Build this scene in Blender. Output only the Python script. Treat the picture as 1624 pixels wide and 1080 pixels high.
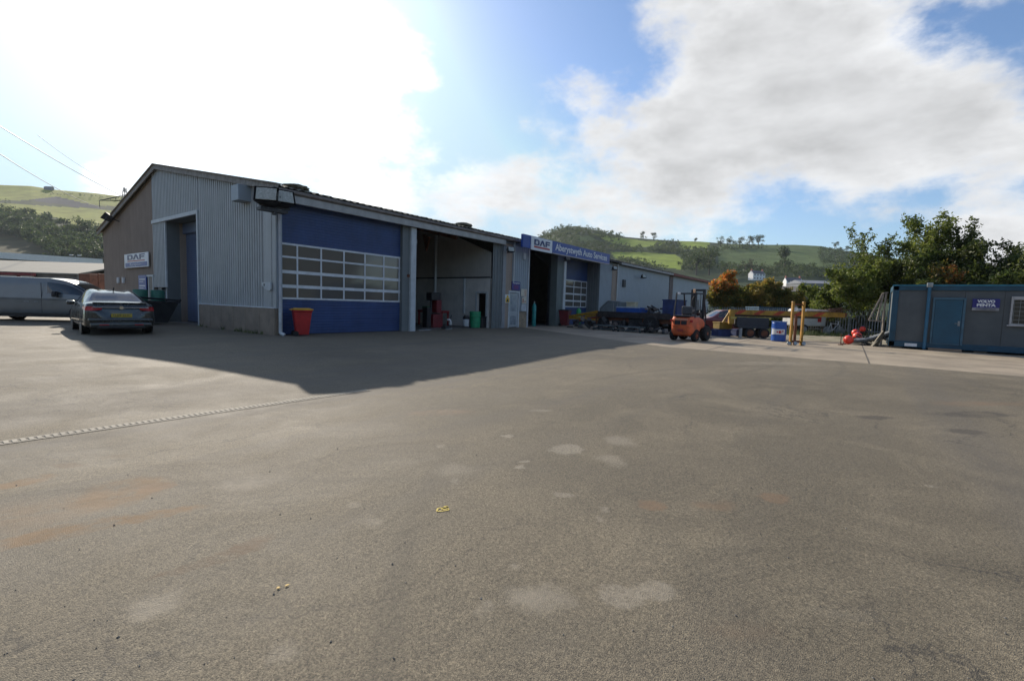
import bpy, bmesh, math, random
import numpy as np
from mathutils import Vector, Matrix
random.seed(7); rng = np.random.default_rng(7)
for o in list(bpy.data.objects): bpy.data.objects.remove(o)
scn = bpy.context.scene
COL = scn.collection
R = math.radians
# ------------------------------------------------------------------ camera
CAM = np.array([-8.7672, -17.3386, 1.4])
FW = np.array([0.80008577, 0.59512776, -0.0754036]); RT = np.array([0.59838659, -0.80063714, 0.03022677]); UP = np.array([0.04238213, 0.06930451, 0.99669486])
FPX = 748.2; PCX, PCY = 812.0, 540.0
cd = bpy.data.cameras.new('camera'); cam = bpy.data.objects.new('camera', cd); COL.objects.link(cam)
cam.matrix_world = Matrix(((RT[0], UP[0], -FW[0], CAM[0]), (RT[1], UP[1], -FW[1], CAM[1]), (RT[2], UP[2], -FW[2], CAM[2]), (0, 0, 0, 1)))
cd.sensor_width = 36; cd.lens = FPX / 1624 * 36; cd.clip_start = 0.1; cd.clip_end = 6000
scn.camera = cam
def ray(px, py): return FW + RT * (px - PCX) / FPX - UP * (py - PCY) / FPX
def W(px, py, axis, val):            # survey helper: where the sight line meets a plane of the site
    d = ray(px, py); t = (val - CAM[axis]) / d[axis]; return CAM + t * d
def G(px, py, z=0.0): return W(px, py, 2, z)
def AT(px, py, depth): return CAM + ray(px, py) * depth
def project(P):
    d = np.asarray(P) - CAM; z = d @ FW
    return PCX + FPX * (d @ RT) / z, PCY - FPX * (d @ UP) / z
# ------------------------------------------------------------------ sun, sky, exposure
SUND = Vector((0.70, 1.85, 1.0)).normalized()        # direction towards the sun
sl = bpy.data.lights.new('sun', 'SUN'); so = bpy.data.objects.new('sun', sl); COL.objects.link(so)
sl.energy = 5.0; sl.angle = R(0.6); sl.color = (1.0, 0.90, 0.76)
so.rotation_euler = SUND.to_track_quat('Z', 'Y').to_euler()
scn.view_settings.view_transform = 'Standard'; scn.view_settings.look = 'None'; scn.view_settings.exposure = 0.30; scn.view_settings.gamma = 1.0
w = bpy.data.worlds.new("World"); scn.world = w; w.use_nodes = True
nt = w.node_tree; nt.nodes.clear()
N = nt.nodes.new; L = nt.links.new
wo = N('ShaderNodeOutputWorld'); bg = N('ShaderNodeBackground'); L(bg.outputs[0], wo.inputs[0])
SKYK = 0.09
bg.inputs[1].default_value = SKYK
sky = N('ShaderNodeTexSky'); sky.sky_type = 'NISHITA'; sky.sun_disc = False
sky.sun_elevation = math.asin(SUND.z); sky.sun_rotation = math.atan2(SUND.x, SUND.y)
sky.air_density = 1.1; sky.dust_density = 0.8; sky.ozone_density = 2.4; sky.altitude = 20
tc = N('ShaderNodeTexCoord')
nrm = N('ShaderNodeVectorMath'); nrm.operation = 'NORMALIZE'; L(tc.outputs['Generated'], nrm.inputs[0])
def wm(op, a, b=None, c=None, clamp=False):
    n = N('ShaderNodeMath'); n.operation = op; n.use_clamp = clamp
    for i, v in enumerate((a, b, c)):
        if v is None: continue
        if isinstance(v, (int, float)): n.inputs[i].default_value = v
        else: L(v, n.inputs[i])
    return n.outputs[0]
def wdot(v):
    n = N('ShaderNodeVectorMath'); n.operation = 'DOT_PRODUCT'; L(nrm.outputs[0], n.inputs[0]); n.inputs[1].default_value = tuple(v); return n.outputs['Value']
# distort the direction a little so cloud banks have ragged outlines
def wnoise(scale, detail, rough, off=(0, 0, 0), stretch=(1, 1, 1.7)):
    m = N('ShaderNodeMapping'); m.inputs['Location'].default_value = off; m.inputs['Scale'].default_value = stretch; L(nrm.outputs[0], m.inputs[0])
    n = N('ShaderNodeTexNoise'); n.inputs['Scale'].default_value = scale; n.inputs['Detail'].default_value = detail; n.inputs['Roughness'].default_value = rough
    L(m.outputs[0], n.inputs['Vector']); return n.outputs['Fac']
n1 = wnoise(4.5, 9, 0.58, (3.1, 1.2, 0.4)); n2 = wnoise(11.0, 9, 0.66, (0.3, 5.2, 2.4)); n3 = wnoise(5.5, 8, 0.6, (7, 3, 1), (1, 1, 2.6)); 
BANKS = [  # px, py, size in degrees, weight (cloud +, clear -)
 (960,300,6,.55),(1080,255,7,.6),(1210,215,9,.8),(1330,200,9,.75),(1440,215,8,.6),(1200,105,9,.75),(1290,40,8,.6),(1560,210,6,.45),
 (1130,150,5,.6),(1380,300,4.5,.4),(1120,320,4,.35),(600,300,7,.6),(800,320,8,.6),(900,140,3.5,.38),(985,150,4,.36),(1560,360,5,.75),(1600,350,4,.5),
 (1050,20,4,.15),(350,130,11,.55),(620,60,4,.45),(1480,170,7,.55),(1580,240,6,.5),(690,240,3.5,.3),(60,230,5,.3),(190,50,6,.4),(50,60,2.5,1.0),(540,70,5,.4),(570,130,5,.35),(120,240,6,.45),(1090,190,4.5,.3),
 (745,90,6,-.5),(735,190,5,-.35),(860,235,4,-.3),(1010,80,5,-.45),(940,60,5,-.4),(1060,90,3,-.3),(1570,40,7,-.8),(1600,120,5,-.3),(1320,345,7,-.7),(1220,350,6,-.6),(1400,345,6,-.45),
 (1500,300,2.5,-.2),(1580,285,3.5,-.5),(20,110,5,-1.9),(130,130,4,-1.3),(30,205,4,-1.0),(640,185,4,-.25),(60,-20,6,-1.6),(880,20,6,-.5),(1470,330,4,-.4),(1040,190,3,-.3),(690,10,5,-.4),(60,290,3,-.3)]
acc = wm('MULTIPLY_ADD', n1, 2.7, -1.33)
acc = wm('MULTIPLY_ADD', n2, 1.1, acc); acc = wm('ADD', acc, -0.55)
for (px, py, sg, wt) in BANKS:
    d = ray(px, py); d = d / np.linalg.norm(d); k = 1.0 / (R(sg * 0.74) ** 2)
    e = wm('EXPONENT', wm('MULTIPLY_ADD', wdot(d), k, -k)); acc = wm('MULTIPLY_ADD', e, wt * 0.66, acc)
mr = N('ShaderNodeMapRange'); mr.interpolation_type = 'SMOOTHSTEP'; L(acc, mr.inputs[0]); mr.inputs[1].default_value = -0.04; mr.inputs[2].default_value = 0.70
cover = mr.outputs[0]
sd = wdot(SUND); glow = wm('EXPONENT', wm('MULTIPLY_ADD', sd, 1 / R(14) ** 2, -1 / R(14) ** 2)); glow2 = wm('EXPONENT', wm('MULTIPLY_ADD', sd, 1 / R(11) ** 2, -1 / R(11) ** 2))
thick = N('ShaderNodeMapRange'); L(acc, thick.inputs[0]); thick.inputs[1].default_value = 0.35; thick.inputs[2].default_value = 1.15
shade = wm('MULTIPLY_ADD', thick.outputs[0], -2.0, 8.3)          # thick cloud bases are greyer
shade = wm('MULTIPLY_ADD', n3, 6.5, shade); shade = wm('ADD', shade, -3.3)
shade = wm('MULTIPLY_ADD', glow, 4.0, shade); shade = wm('MULTIPLY_ADD', glow2, 20.0, shade)
cc = N('ShaderNodeCombineColor'); L(wm('MULTIPLY', shade, 0.975), cc.inputs[0]); L(wm('MULTIPLY', shade, 0.985), cc.inputs[1]); L(shade, cc.inputs[2])
halo = N('ShaderNodeVectorMath'); halo.operation = 'SCALE'; halo.inputs[0].default_value = (1, 1, 1); L(wm('MULTIPLY_ADD', glow, 1.2, wm('MULTIPLY', glow2, 8.0)), halo.inputs['Scale'])
tint = N('ShaderNodeVectorMath'); tint.operation = 'MULTIPLY'; tint.inputs[1].default_value = (1.12, 1.24, 1.42); L(sky.outputs[0], tint.inputs[0])
cap = N('ShaderNodeVectorMath'); cap.operation = 'MINIMUM'; cap.inputs[1].default_value = (5.0, 6.9, 8.3); L(tint.outputs[0], cap.inputs[0])
skb = N('ShaderNodeVectorMath'); skb.operation = 'ADD'; L(cap.outputs[0], skb.inputs[0]); L(halo.outputs[0], skb.inputs[1])
mx = N('ShaderNodeMix'); mx.data_type = 'RGBA'; L(cover, mx.inputs[0]); L(skb.outputs[0], mx.inputs[6]); L(cc.outputs[0], mx.inputs[7])
L(mx.outputs[2], bg.inputs[0])
# ------------------------------------------------------------------ materials
MATS = {}
def mat(name, col, rough=0.6, metal=0.0, var=0.15, scale=3.0, bump=0.0, bscale=60.0, streak=0.0, spec=0.5, coat=0.0, dirt=None, trans=0.0):
    if name in MATS: return MATS[name]
    m = bpy.data.materials.new(name); m.use_nodes = True; t = m.node_tree; b = t.nodes['Principled BSDF']
    b.inputs['Roughness'].default_value = rough; b.inputs['Metallic'].default_value = metal; b.inputs['Specular IOR Level'].default_value = spec; b.inputs['Coat Weight'].default_value = coat
    tcn = t.nodes.new('ShaderNodeTexCoord')
    n = t.nodes.new('ShaderNodeTexNoise'); n.inputs['Scale'].default_value = scale; n.inputs['Detail'].default_value = 8; n.inputs['Roughness'].default_value = 0.62
    t.links.new(tcn.outputs['Object'], n.inputs['Vector'])
    cr = t.nodes.new('ShaderNodeMix'); cr.data_type = 'RGBA'
    c = col; dk = dirt or tuple(x * (1 - 2.2 * var) for x in c); lt = tuple(min(1, x * (1 + 1.3 * var)) for x in c)
    cr.inputs[6].default_value = (*dk, 1); cr.inputs[7].default_value = (*lt, 1)
    r = t.nodes.new('ShaderNodeMapRange'); r.inputs[1].default_value = 0.28; r.inputs[2].default_value = 0.68
    t.links.new(n.outputs[0], r.inputs[0]); out = r.outputs[0]
    if streak:
        mp = t.nodes.new('ShaderNodeMapping'); mp.inputs['Scale'].default_value = (5, 5, 0.25); t.links.new(tcn.outputs['Object'], mp.inputs[0])
        n2_ = t.nodes.new('ShaderNodeTexNoise'); n2_.inputs['Scale'].default_value = 2.2; n2_.inputs['Detail'].default_value = 6; t.links.new(mp.outputs[0], n2_.inputs['Vector'])
        mm = t.nodes.new('ShaderNodeMix'); mm.data_type = 'FLOAT'; mm.inputs[0].default_value = streak; t.links.new(out, mm.inputs[2]); t.links.new(n2_.outputs[0], mm.inputs[3]); out = mm.outputs[0]
    t.links.new(out, cr.inputs[0]); t.links.new(cr.outputs[2], b.inputs['Base Color'])
    rr = t.nodes.new('ShaderNodeMapRange'); rr.inputs[3].default_value = max(0.02, rough - 0.12); rr.inputs[4].default_value = min(1, rough + 0.1)
    t.links.new(n.outputs[0], rr.inputs[0]); t.links.new(rr.outputs[0], b.inputs['Roughness'])
    if bump:
        nb = t.nodes.new('ShaderNodeTexNoise'); nb.inputs['Scale'].default_value = bscale; nb.inputs['Detail'].default_value = 5; t.links.new(tcn.outputs['Object'], nb.inputs['Vector'])
        bp_ = t.nodes.new('ShaderNodeBump'); bp_.inputs['Strength'].default_value = bump; bp_.inputs['Distance'].default_value = 0.02; t.links.new(nb.outputs[0], bp_.inputs['Height']); t.links.new(bp_.outputs[0], b.inputs['Normal'])
    MATS[name] = m; return m
def leafmat(name, c1, c2, c3, scale=1.1):
    if name in MATS: return MATS[name]
    m = bpy.data.materials.new(name); m.use_nodes = True; t = m.node_tree; t.nodes.clear()
    o = t.nodes.new('ShaderNodeOutputMaterial'); df = t.nodes.new('ShaderNodeBsdfPrincipled'); tr = t.nodes.new('ShaderNodeBsdfTranslucent'); ms = t.nodes.new('ShaderNodeMixShader')
    df.inputs['Roughness'].default_value = 0.55; df.inputs['Specular IOR Level'].default_value = 0.35
    tcn = t.nodes.new('ShaderNodeTexCoord'); n = t.nodes.new('ShaderNodeTexNoise'); n.inputs['Scale'].default_value = scale; n.inputs['Detail'].default_value = 4
    t.links.new(tcn.outputs['Object'], n.inputs['Vector'])
    cr = t.nodes.new('ShaderNodeValToRGB'); e = cr.color_ramp.elements; e[0].position = 0.33; e[0].color = (*c1, 1); e[1].position = 0.68; e[1].color = (*c3, 1); k = e.new(0.5); k.color = (*c2, 1)
    g = t.nodes.new('ShaderNodeNewGeometry'); ad = t.nodes.new('ShaderNodeMath'); ad.operation = 'MULTIPLY_ADD'; ad.inputs[1].default_value = 0.3; t.links.new(g.outputs['Random Per Island'], ad.inputs[0]); t.links.new(n.outputs[0], ad.inputs[2])
    s2 = t.nodes.new('ShaderNodeMath'); s2.operation = 'SUBTRACT'; s2.inputs[1].default_value = 0.15; t.links.new(ad.outputs[0], s2.inputs[0]); t.links.new(s2.outputs[0], cr.inputs[0])
    t.links.new(cr.outputs[0], df.inputs['Base Color']); t.links.new(cr.outputs[0], tr.inputs['Color']); ms.inputs[0].default_value = 0.5
    t.links.new(df.outputs[0], ms.inputs[1]); t.links.new(tr.outputs[0], ms.inputs[2]); t.links.new(ms.outputs[0], o.inputs[0])
    MATS[name] = m; return m
def glassmat(name, col=(0.02, 0.025, 0.03), rough=0.03, spec=0.8):
    m = bpy.data.materials.get(name) or bpy.data.materials.new(name); m.use_nodes = True; b = m.node_tree.nodes['Principled BSDF']
    b.inputs['Base Color'].default_value = (*col, 1); b.inputs['Roughness'].default_value = rough; b.inputs['Specular IOR Level'].default_value = spec; MATS[name] = m; return m
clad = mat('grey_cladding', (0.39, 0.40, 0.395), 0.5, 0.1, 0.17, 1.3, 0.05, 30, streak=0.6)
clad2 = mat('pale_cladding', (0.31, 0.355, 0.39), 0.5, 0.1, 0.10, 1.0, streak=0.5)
trimw = mat('weathered_white_trim', (0.50, 0.53, 0.54), 0.5, 0, 0.15, 3, streak=0.5)
fasciam = mat('grey_fascia', (0.38, 0.37, 0.35), 0.5, 0.1, 0.12, 3)
browns = mat('brown_render', (0.34, 0.27, 0.215), 0.9, 0, 0.16, 1.2, 0.3, 50, streak=0.7)
concr = mat('concrete_plinth', (0.27, 0.215, 0.16), 0.9, 0, 0.2, 2.0, 0.4, 40, streak=0.4)
rooff = mat('mossy_roof_sheet', (0.12, 0.115, 0.09), 0.95, 0, 0.3, 6.0, 0.8, 25)
ridgem = mat('roof_verge_sheet', (0.30, 0.28, 0.25), 0.9, 0, 0.2, 5.0, 0.4, 30)
blued = mat('blue_door_paint', (0.032, 0.064, 0.175), 0.45, 0, 0.2, 1.1, streak=0.45)
rollb = mat('slate_blue_shutter', (0.115, 0.155, 0.25), 0.45, 0.1, 0.12, 1.5, streak=0.3)
alum = mat('aluminium_frame', (0.62, 0.64, 0.66), 0.4, 0.1, 0.08, 4)
darkm = mat('dark_steel', (0.05, 0.052, 0.055), 0.55, 0.3, 0.2, 4)
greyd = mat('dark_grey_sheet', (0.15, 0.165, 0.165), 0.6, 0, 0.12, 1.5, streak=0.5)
blackp = mat('black_plastic', (0.018, 0.018, 0.02), 0.5, 0, 0.2, 4)
rubber = mat('tyre_rubber', (0.016, 0.016, 0.016), 0.85, 0, 0.2, 8)
block = mat('painted_blockwork', (0.64, 0.61, 0.56), 0.9, 0, 0.14, 1.2, 0.2, 30, streak=0.4)
floorc = mat('oily_floor', (0.14, 0.13, 0.12), 0.6, 0, 0.25, 1.0)
paneg = glassmat('door_glass', (0.115, 0.105, 0.092), 0.08, 0.9); carg = glassmat('car_glass', (0.015, 0.02, 0.022), 0.02, 1.0)  # grey-brown yard reflection is put into the door glass base colour
redp = mat('red_plastic', (0.42, 0.02, 0.02), 0.45, 0, 0.12, 3); yelp = mat('yellow_plastic', (0.62, 0.33, 0.03), 0.5, 0, 0.15, 4)
gren = mat('green_plastic', (0.02, 0.26, 0.12), 0.45, 0, 0.15, 4); white = mat('white_paint', (0.72, 0.73, 0.73), 0.5, 0, 0.06, 4)
tealm = mat('teal_steel', (0.010, 0.062, 0.105), 0.5, 0.0, 0.18, 2.0); cabg = mat('cabin_panel_grey', (0.085, 0.096, 0.099), 0.65, 0, 0.14, 1.6, 0.05, 60, streak=0.3)
signw = mat('sign_white', (0.68, 0.70, 0.72), 0.4, 0, 0.05, 3); signb = mat('sign_blue', (0.016, 0.055, 0.27), 0.4, 0, 0.07, 3); signn = mat('logo_navy', (0.01, 0.025, 0.13), 0.4, 0, 0.02, 3); signr = mat('logo_red', (0.42, 0.015, 0.02), 0.4, 0, 0.02, 3)
orange = mat('orange_paint', (0.72, 0.13, 0.04), 0.45, 0, 0.16, 3, dirt=(0.30, 0.08, 0.03)); rust = mat('rusty_steel', (0.16, 0.06, 0.03), 0.85, 0, 0.3, 5, 0.3, 30)
yels = mat('yellow_steel', (0.36, 0.20, 0.02), 0.55, 0, 0.25, 5); oran2 = mat('orange_red_stripe', (0.38, 0.05, 0.018), 0.55, 0, 0.2, 5)
bluep = mat('blue_drum_paint', (0.02, 0.09, 0.36), 0.4, 0, 0.12, 3); blued2 = mat('dark_blue_paint', (0.02, 0.04, 0.13), 0.5, 0, 0.2, 3)
woodm = mat('grey_wood', (0.27, 0.23, 0.19), 0.85, 0, 0.2, 6); galv = mat('galvanised_steel', (0.30, 0.32, 0.32), 0.5, 0.5, 0.2, 5)
# ------------------------------------------------------------------ mesh builder
class MB:
    def __init__(s): s.v = []; s.f = []
    def add(s, v, f):
        k = len(s.v); s.v += [tuple(float(c) for c in p) for p in v]; s.f += [tuple(i + k for i in q) for q in f]; return s
    def box(s, x0, x1, y0, y1, z0, z1, M=None):
        v = [(x, y, z) for x in (x0, x1) for y in (y0, y1) for z in (z0, z1)]
        if M is not None: v = [tuple(M @ Vector(p)) for p in v]
        return s.add(v, [(0, 1, 3, 2), (4, 6, 7, 5), (0, 4, 5, 1), (2, 3, 7, 6), (0, 2, 6, 4), (1, 5, 7, 3)])
    def bbox(s, x0, x1, y0, y1, z0, z1, b=0.02, M=None):      # chamfered box
        bm = bmesh.new(); bmesh.ops.create_cube(bm, size=1)
        for q in bm.verts: q.co = Vector(((x0 + x1) / 2 + q.co.x * (x1 - x0), (y0 + y1) / 2 + q.co.y * (y1 - y0), (z0 + z1) / 2 + q.co.z * (z1 - z0)))
        bmesh.ops.bevel(bm, geom=bm.edges[:], offset=b, segments=2, profile=0.5, affect='EDGES')
        return s.frombm(bm, M)
    def frombm(s, bm, M=None):
        if M is not None: bm.transform(M)
        bm.verts.index_update(); s.add([q.co[:] for q in bm.verts], [tuple(q.index for q in f.verts) for f in bm.faces]); bm.free(); return s
    def tube(s, a, b, r, r2=None, n=10, caps=True):
        a = Vector(a); b = Vector(b); d = (b - a); r2 = r if r2 is None else r2
        if d.length < 1e-6: return s
        q = d.normalized().to_track_quat('Z', 'Y'); v = []
        for P, rr in ((a, r), (b, r2)):
            for i in range(n): t = 2 * math.pi * i / n; v.append(tuple(P + q @ Vector((rr * math.cos(t), rr * math.sin(t), 0))))
        f = [(i, (i + 1) % n, n + (i + 1) % n, n + i) for i in range(n)]
        if caps: f += [tuple(range(n - 1, -1, -1)), tuple(range(n, 2 * n))]
        return s.add(v, f)
    def path(s, pts, r, n=8):
        for a, b in zip(pts, pts[1:]): s.tube(a, b, r, n=n)
        return s
    def bar(s, a, b, w_, h_):
        a = Vector(a); b = Vector(b); d = b - a; q = d.normalized().to_track_quat('X', 'Z')
        M = Matrix.Translation(a) @ q.to_matrix().to_4x4(); return s.box(0, d.length, -w_ / 2, w_ / 2, -h_ / 2, h_ / 2, M)
    def lathe(s, prof, n=24, M=None):
        v = []; f = []
        for (r, z) in prof:
            for i in range(n): t = 2 * math.pi * i / n; v.append((r * math.cos(t), r * math.sin(t), z))
        for j in range(len(prof) - 1):
            for i in range(n): f.append((j * n + i, j * n + (i + 1) % n, (j + 1) * n + (i + 1) % n, (j + 1) * n + i))
        f.append(tuple(range(n - 1, -1, -1))); f.append(tuple((len(prof) - 1) * n + i for i in range(n)))
        if M is not None: v = [tuple(M @ Vector(p)) for p in v]
        return s.add(v, f)
    def prism(s, poly, axis, a, b):       # poly in the two other axes
        def mk(p, c): 
            if axis == 0: return (c, p[0], p[1])
            if axis == 1: return (p[0], c, p[1])
            return (p[0], p[1], c)
        n = len(poly); v = [mk(p, a) for p in poly] + [mk(p, b) for p in poly]
        f = [(i, (i + 1) % n, n + (i + 1) % n, n + i) for i in range(n)] + [tuple(range(n - 1, -1, -1)), tuple(range(n, 2 * n))]
        return s.add(v, f)
    def build(s, name, m, parent=None, smooth=False, loc=None, rot=None):
        me = bpy.data.meshes.new(name); me.from_pydata(s.v, [], s.f); me.update()
        bm = bmesh.new(); bm.from_mesh(me); bmesh.ops.recalc_face_normals(bm, faces=bm.faces[:]); bm.to_mesh(me); bm.free()
        if smooth:
            me.shade_smooth() if smooth is True else me.shade_auto_smooth(angle=R(smooth)) if hasattr(me, 'shade_auto_smooth') else None
            if smooth is not True:
                for p in me.polygons: p.use_smooth = True
                try: me.set_sharp_from_angle(angle=R(smooth))
                except Exception: pass
        for mm in (m if isinstance(m, (list, tuple)) else [m]): me.materials.append(mm)
        o = bpy.data.objects.new(name, me); COL.objects.link(o)
        if parent: o.parent = parent
        if loc is not None: o.location = loc
        if rot is not None: o.rotation_euler = rot
        return o
def tag(o, label, cat, group=None, kind=None):
    if label: o['label'] = label
    if cat: o['category'] = cat
    if group: o['group'] = group
    if kind: o['kind'] = kind
    return o
def thing(name, label, cat, loc=(0, 0, 0), rz=0.0, group=None):
    o = bpy.data.objects.new(name, None); COL.objects.link(o); o.location = tuple(float(c) for c in loc); o.rotation_euler = (0, 0, rz); o.empty_display_size = 0.2
    return tag(o, label, cat, group)
def struct(o): o['kind'] = 'structure'; return o
def copy_tree(o, parent=None):
    c = o.copy(); COL.objects.link(c); c.parent = parent
    for ch in list(o.children): copy_tree(ch, c)
    return c
def text_mb(s, size, xdir=(1, 0, 0), up=(0, 0, 1), at=(0, 0, 0), depth=0.012, bold=0.0, width=None, align='CENTER'):
    cu = bpy.data.curves.new('t', 'FONT'); cu.body = s; cu.size = size; cu.extrude = depth / 2; cu.offset = bold; cu.align_x = align; cu.align_y = 'CENTER'
    o = bpy.data.objects.new('t', cu); COL.objects.link(o); dg = bpy.context.evaluated_depsgraph_get(); dg.update(); me = o.evaluated_get(dg).to_mesh()
    vs = [q.co.copy() for q in me.vertices]; fs = [tuple(p.vertices) for p in me.polygons]
    o.evaluated_get(dg).to_mesh_clear(); bpy.data.objects.remove(o); bpy.data.curves.remove(cu)
    if width:
        xs = [q.x for q in vs]; k = width / (max(xs) - min(xs))
        for q in vs: q.x *= k
    X = Vector(xdir).normalized(); U = Vector(up).normalized(); Z = X.cross(U); A = Vector(at)
    mb = MB(); mb.add([A + X * q.x + U * q.y + Z * q.z for q in vs], fs); return mb
def flatpoly(polys, xdir, up, at, depth=0.012):     # letter strokes drawn in a plane, with thickness
    X = Vector(xdir).normalized(); U = Vector(up).normalized(); Z = X.cross(U); A = Vector(at); mb = MB()
    for p in polys:
        n = len(p); v = [A + X * q[0] + U * q[1] + Z * c for c in (0, depth) for q in p]
        mb.add(v, [(i, (i + 1) % n, n + (i + 1) % n, n + i) for i in range(n)] + [tuple(range(n)), tuple(range(2 * n - 1, n - 1, -1))])
    return mb
def truck_logo(wd, ht):            # three heavy wide letters, the A without a crossbar
    k = wd / 3.15; s = 0.22 * ht; P = []
    a = 0.0; b = 0.98 * k
    P += [[(a, 0), (a + 0.24 * k, 0), (a + 0.24 * k, ht), (a, ht)], [(a + .24 * k, 0), (b - .3 * k, 0), (b - .24 * k, s), (a + .24 * k, s)], [(a + .24 * k, ht - s), (b - .24 * k, ht - s), (b - .3 * k, ht), (a + .24 * k, ht)],
          [(b - .3 * k, 0), (b - .1 * k, .06 * ht), (b, .25 * ht), (b, .75 * ht), (b - .1 * k, .94 * ht), (b - .3 * k, ht), (b - .24 * k, ht - s), (b - .24 * k, s)]]
    a = 1.04 * k; b = 2.14 * k; m = (a + b) / 2
    P += [[(a, 0), (a + .26 * k, 0), (m + .02 * k, ht * .72), (m + .14 * k, ht), (m - .14 * k, ht)], [(b - .26 * k, 0), (b, 0), (m + .14 * k, ht), (m + .02 * k, ht * .72)]]
    a = 2.24 * k; b = 3.15 * k
    P += [[(a, 0), (a + .24 * k, 0), (a + .24 * k, ht), (a, ht)], [(a + .24 * k, ht - s), (b, ht - s), (b, ht), (a + .24 * k, ht)], [(a + .24 * k, .36 * ht), (b - .08 * k, .36 * ht), (b - .08 * k, .36 * ht + s), (a + .24 * k, .36 * ht + s)]]
    return P
def corr(a0, a1, zlo, zhi, pitch=0.2, depth=0.035, flat=0.42):      # trapezoid profile sheet: returns list of (a, offset) columns joined to quads
    cols = []; a = a0; fr = (0, flat, 0.5, 0.92)
    off = (0, 0, depth, depth)
    k = 0
    while a < a1 - 1e-6:
        for f_, o_ in zip(fr, off):
            p = a + f_ * pitch
            if p <= a1: cols.append((p, o_))
        a += pitch
    cols.append((a1, 0))
    return [(c, o_, zlo(c) if callable(zlo) else zlo, zhi(c) if callable(zhi) else zhi) for c, o_ in cols]
def corrwall(mb, axis, plane, sgn, cols):    # axis 0: plane x=const, runs along y ; axis 1: plane y=const, runs along x
    v = []
    for (c, o_, lo, hi) in cols:
        for z in (lo, hi): v.append((plane + sgn * o_, c, z) if axis == 0 else (c, plane + sgn * o_, z))
    f = [(2 * i, 2 * i + 2, 2 * i + 3, 2 * i + 1) for i in range(len(cols) - 1)]
    return mb.add(v, f)
# ================================================================== SETTING
def sheet(name, pts, z, m, kind='structure'):
    mb = MB(); mb.add([(p[0], p[1], z) for p in pts], [tuple(range(len(pts)))]); o = mb.build(name, m); o['kind'] = kind; return o
# --- ground far and wide
grassm = mat('rough_grass', (0.07, 0.09, 0.025), 0.95, 0, 0.3, 0.4, 0.5, 3)
gm = MB(); gm.add([(-3000, -3000, -0.25), (3000, -3000, -0.25), (3000, 3000, -0.25), (-3000, 3000, -0.25)], [(0, 1, 2, 3)]); struct(gm.build('ground', grassm))
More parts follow.
